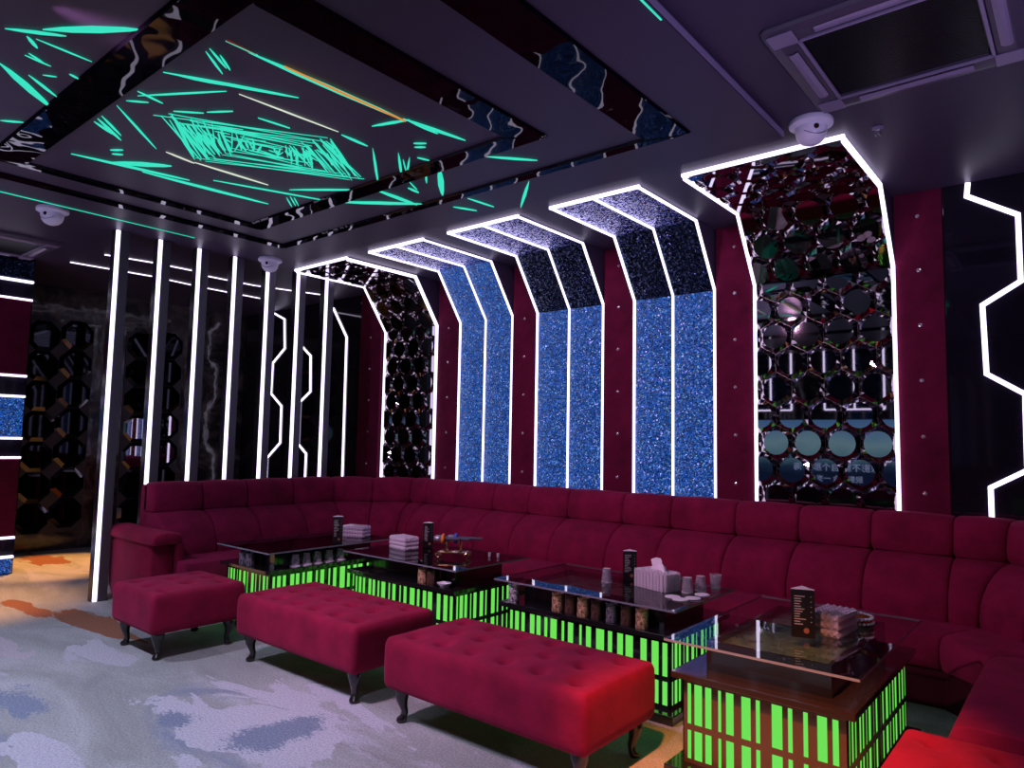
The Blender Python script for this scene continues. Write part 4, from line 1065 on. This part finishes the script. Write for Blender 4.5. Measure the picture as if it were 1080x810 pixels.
# small gold cup with beads by the tissue box
t = tag(empty('ornate_cup', (-2.005, 4.165, GT + E_)), 'small ornate gold cup between the tissue box and the upside down glasses', 'cup')
bm = bmesh.new(); lathe(bm, [(0, 0), (.022, 0), (.026, .006), (.014, .016), (.03, .04), (.034, .065), (.030, .065), (.026, .04), (0, .02)], 20); obj('bowl', bm, MT['gold'], t, True)
bm = bmesh.new()
for k in range(14): sphere(bm, (.034 * math.cos(k * PI / 7), .034 * math.sin(k * PI / 7), .052), .006, 6, 5)
obj('beads', bm, MT['stud'], t, True)
# two tiny glasses on the microphone table
for x, y, lb in ((-3.66, 4.18, 'left one of two tiny shot glasses right of the microphone stand'), (-3.59, 4.20, 'right one of two tiny shot glasses right of the microphone stand')):
    tumbler('shot_glass', (x, y), GT, .009, .012, .03, MT['crystal'], lb, 'shot glasses', True)
# white ashtray on the ledge
t = tag(empty('ashtray', (-3.60, 3.63, LT + E_)), 'white dish on the ledge beneath the microphone stand', 'ashtray')
bm = bmesh.new(); lathe(bm, [(0, 0), (.03, 0), (.048, .022), (.052, .03), (.046, .03), (.028, .007), (0, .007)], 28); obj('dish', bm, MT['paper'], t, True)
# jewelled ashtray on the nearest table
t = tag(empty('ashtray', (-.97, 3.95, GT + E_)), 'gold and crystal jewelled ashtray on the nearest table', 'ashtray')
bm = bmesh.new(); lathe(bm, [(0, 0), (.07, 0), (.078, .01), (.08, .03), (.074, .045), (.062, .045), (.058, .012), (0, .010)], 28); obj('dish', bm, MT['gold'], t, True)
bm = bmesh.new()
for k in range(26):
    a = 2 * PI * k / 26
    sphere(bm, (.079 * math.cos(a), .079 * math.sin(a), .042), .009, 6, 5); sphere(bm, (.083 * math.cos(a + .12), .083 * math.sin(a + .12), .020), .007, 6, 5)
obj('crystals', bm, MT['stud'], t, True)

# gold microphone stand with two microphones
t = tag(empty('microphone_stand', (-3.81, 3.93, GT + E_), .62), 'ornate gold stand holding two microphones', 'stand')
bm = bmesh.new()
box(bm, -.11, .11, -.055, .055, .038, .050, .006)
obj('tray', bm, MT['gold'], t, True)
for sx in (-1, 1):
    for sy in (-1, 1):
        bm = bmesh.new()
        pts = []
        for k in range(15):
            a = k / 14 * 1.6 * PI; r = .022 - .012 * k / 14
            pts.append((sx * (.10 + .012 - r * math.cos(a)), sy * .052, .024 + r * math.sin(a) * 1.0))
        tube(bm, pts, .0058, 7)
        sphere(bm, (sx * .108, sy * .052, .008), .008, 8, 6)
        obj('scroll_foot', bm, MT['gold'], t, True)
for x in (-.055, .055):
    bm = bmesh.new()
    for y in (-.034, .034):
        lathe(bm, [(0, .05), (.010, .05), (.011, .058), (.005, .064), (.0045, .095), (.009, .103), (.0045, .11), (.004, .128), (0, .128)], 10, (x, y, 0))
    tube(bm, [(x, -.045, .150), (x, -.034, .132), (x, -.018, .126), (x, 0, .134), (x, .018, .126), (x, .034, .132), (x, .045, .150)], .005, 7)
    obj('cradle', bm, MT['gold'], t, True)
def microphone(y, ring, label, flip):
    m = tag(empty('microphone', (-3.81, 3.93, GT + E_), .62), label, 'microphone', 'microphones on the gold stand')
    s = -1 if flip else 1
    zc = .1445
    def lx(prof, mat, nm):
        bm = bmesh.new(); lathe(bm, prof, 18)
        bm.transform(Matrix.Translation((0, y, zc)) @ Matrix.Rotation(PI / 2, 4, 'Y'))
        if flip: bm.transform(Matrix.Scale(-1, 4, V(1, 0, 0)))
        obj(nm, bm, mat, m, True)
    lx([(0, -.15), (.014, -.148), (.024, -.138), (.0275, -.12), (.026, -.10), (.02, -.09), (0, -.09)], MT['mic_metal'], 'grille')
    lx([(.0, -.092), (.022, -.092), (.036, -.088), (.040, -.078), (.036, -.068), (.022, -.064), (0, -.064)], ring, 'anti_roll_ring')
    lx([(0, -.065), (.018, -.065), (.0155, -.02), (.0125, .10), (.012, .125), (0, .127)], MT['mic_body'], 'handle')
    return m
microphone(-.019, MT['orange'], 'microphone with an orange ring, lying on the gold stand', False)
bm = None
m2 = microphone(.019, MT['blue'], 'microphone with a blue ring, lying on the gold stand', False)
m2.location.x += .075; m2.location.y += .054

# ------------------------------------------------------------------ opposite wall: screen and light frames (seen in the mirrors)
t = tag(empty('television', (-3.85, YF + .002, 0)), 'big karaoke screen on the opposite wall, seen only in the mirror tiles', 'television')
def screen_mat():
    m = bpy.data.materials.new('screen_picture'); m.use_nodes = True; nt = m.node_tree; nt.nodes.clear()
    o_ = N(nt, 'ShaderNodeOutputMaterial'); e = N(nt, 'ShaderNodeEmission'); tc = N(nt, 'ShaderNodeTexCoord'); sp = N(nt, 'ShaderNodeSeparateXYZ')
    ns = N(nt, 'ShaderNodeTexNoise'); ns.inputs['Scale'].default_value = 1.6; ns.inputs['Detail'].default_value = 5
    ad = N(nt, 'ShaderNodeMath', operation='MULTIPLY_ADD'); ad.inputs[1].default_value = .22
    r = N(nt, 'ShaderNodeValToRGB'); el = r.color_ramp.elements
    el[0].position = .42; el[0].color = (.010, .018, .055, 1); el[1].position = .9; el[1].color = (.10, .23, .48, 1)
    el.new(.50).color = (.02, .045, .10, 1); el.new(.58).color = (.11, .24, .32, 1); el.new(.72).color = (.22, .40, .46, 1)
    mr = N(nt, 'ShaderNodeMapRange'); mr.inputs[1].default_value = .78; mr.inputs[2].default_value = 2.0; mr.inputs[3].default_value = .22; mr.inputs[4].default_value = .82
    nt.links.new(tc.outputs['Object'], sp.inputs[0]); nt.links.new(tc.outputs['Object'], ns.inputs['Vector'])
    nt.links.new(sp.outputs['Z'], mr.inputs[0]); nt.links.new(ns.outputs[0], ad.inputs[0]); nt.links.new(mr.outputs[0], ad.inputs[2])
    nt.links.new(ad.outputs[0], r.inputs[0]); nt.links.new(r.outputs[0], e.inputs[0]); e.inputs[1].default_value = 1.15
    nt.links.new(e.outputs[0], o_.inputs[0])
    return m
obj('casing', newbox(-1.38, 1.38, .0, .05, .74, 2.03, .006), MT['black'], t)
obj('screen', newbox(-1.36, 1.36, .048, .053, .76, 2.01), screen_mat(), t)
def lyric(body, x, z, size):
    cu = bpy.data.curves.new('lyric_line', 'FONT'); cu.body = body; cu.size = size; cu.extrude = .0005; cu.align_x = 'CENTER'
    tmp = bpy.data.objects.new('lyric_curve', cu); COL.objects.link(tmp)
    bpy.context.view_layer.update()
    me = bpy.data.meshes.new_from_object(tmp.evaluated_get(bpy.context.evaluated_depsgraph_get()))
    bpy.data.objects.remove(tmp)
    o_ = bpy.data.objects.new('lyric_line', me); COL.objects.link(o_); o_.parent = t
    o_.location = (x, .056, z); o_.rotation_euler = (PI / 2, 0, PI)
    me.materials.clear(); me.materials.append(emit('lyric_white', (.45, .55, .9), 1.0))
lyric('\u6df1\u5f71\u4e0d\u5f71 \u81ea\u4e2a\u90a3\u79bb \u6d77', .1, 1.06, .16)
lyric('\u8131\u5f71\u4e00\u4f1a \u4e00\u5c81\u706b', .1, .86, .13)
for xs_, lab in (((-3.93, -3.40, -2.90), 'white light frame on the opposite wall, above the screen end'), ((-5.45, -4.95, -4.55), 'white light frame on the opposite wall, above the screen start')):
    c = xs_[1]
    f = tag(empty('glitter_wall_panel', (c, YF, 0)), lab, 'wall panel', 'light frames on the opposite wall')
    obj('glitter_sheet', newbox(xs_[0] - c, xs_[2] - c, 0, .012, 2.2, 3.36), MT['unlit_sheet'], f)
    for x in xs_: obj('led_strip', newbox(x - c - .015, x - c + .015, .0, .03, 2.2, 3.36), MT['led'], f)
    obj('led_strip', newbox(xs_[0] - c, xs_[2] - c, .0, .03, 2.19, 2.22), MT['led'], f)

# ------------------------------------------------------------------ lamps
def spot(name, loc, target, power, col, size, blend=.6, radius=.05):
    l = bpy.data.lights.new(name, 'SPOT'); l.energy = power; l.color = col; l.spot_size = math.radians(size); l.spot_blend = blend; l.shadow_soft_size = radius
    o_ = bpy.data.objects.new(name, l); COL.objects.link(o_); o_.location = loc
    o_.rotation_euler = (Vector(target) - Vector(loc)).to_track_quat('-Z', 'Y').to_euler()
    return o_
def area(name, loc, target, power, col, sx, sy):
    l = bpy.data.lights.new(name, 'AREA'); l.shape = 'RECTANGLE'; l.size = sx; l.size_y = sy; l.energy = power; l.color = col
    o_ = bpy.data.objects.new(name, l); COL.objects.link(o_); o_.location = loc
    o_.rotation_euler = (Vector(target) - Vector(loc)).to_track_quat('-Z', 'Y').to_euler()
    return o_
spot('warm_downlight', (-1.1, 1.3, 3.28), (-1.05, 2.85, .2), 1000, (1.0, .26, .06), 32, .75, .06)
spot('warm_passage_light', (-9.75, 3.35, 3.3), (-9.1, 2.95, 0), 950, (1.0, .42, .12), 33, .5, .08)
spot('warm_floor_light', (-7.4, 1.0, 3.25), (-7.6, 1.65, 0), 760, (1.0, .42, .12), 40, .9, .08)
for x, y, tx, ty, e in ((-5.6, .6, -5.6, .61, 265), (-3.6, .6, -3.6, .61, 265), (-1.2, .3, -1.2, .31, 210)):
    spot('ceiling_fill', (x, y, 3.28), (tx, ty, 0), e, (.72, .71, 1.0), 122, 1.0, .07)  # unseen fill lamps added for general brightness

spot('pink_sofa_fill', (-3.4, .9, 3.28), (-2.9, 5.4, .4), 310, (1.0, .50, .85), 95, .9, .06)  # unseen lamp added to brighten the sofa
spot('lavender_fill', (1.05, 1.6, 1.2), (-1.3, 4.0, 3.39), 190, (.62, .50, 1.0), 80, .9, .06)  # added fill, unseen, lifts the ceiling step and dome camera
spot('lavender_fill', (-4.6, -2.2, 1.2), (-6.0, 2.6, 3.39), 200, (.62, .50, 1.0), 80, .9, .06)  # second added fill, for the left of the ceiling

w = bpy.data.worlds.new('world'); bpy.context.scene.world = w; w.use_nodes = True
w.node_tree.nodes['Background'].inputs[0].default_value = (.02, .015, .03, 1)

# ------------------------------------------------------------------ camera
yaw, pit, rol = (math.radians(a) for a in (-39.6595, 4.6432, 1.0680))
fw = V(math.sin(yaw) * math.cos(pit), math.cos(yaw) * math.cos(pit), math.sin(pit))
r0 = V(math.cos(yaw), -math.sin(yaw), 0); u0 = r0.cross(fw)
rg = r0 * math.cos(rol) + u0 * math.sin(rol); up = -r0 * math.sin(rol) + u0 * math.cos(rol)
cam = bpy.data.cameras.new('camera'); cam.sensor_fit = 'HORIZONTAL'; cam.sensor_width = 36.0; cam.lens = 739.714 / 1080 * 36.0
cam.clip_start = .05
co = bpy.data.objects.new('camera', cam); COL.objects.link(co)
m = Matrix((rg, up, -fw)).transposed().to_4x4(); m.translation = V(0, 0, 1.5)
co.matrix_world = m
sc = bpy.context.scene
sc.camera = co
sc.view_settings.view_transform = 'Standard'; sc.view_settings.look = 'None'
sc.view_settings.exposure = 0.0; sc.view_settings.gamma = 1.0; sc.view_settings.use_curve_mapping = False
sc.cycles.use_denoising = True
sc.cycles.max_bounces = 10; sc.cycles.transparent_max_bounces = 16; sc.cycles.glossy_bounces = 6
sc.cycles.caustics_reflective = False; sc.cycles.caustics_refractive = False
sc.cycles.sample_clamp_indirect = 4.0
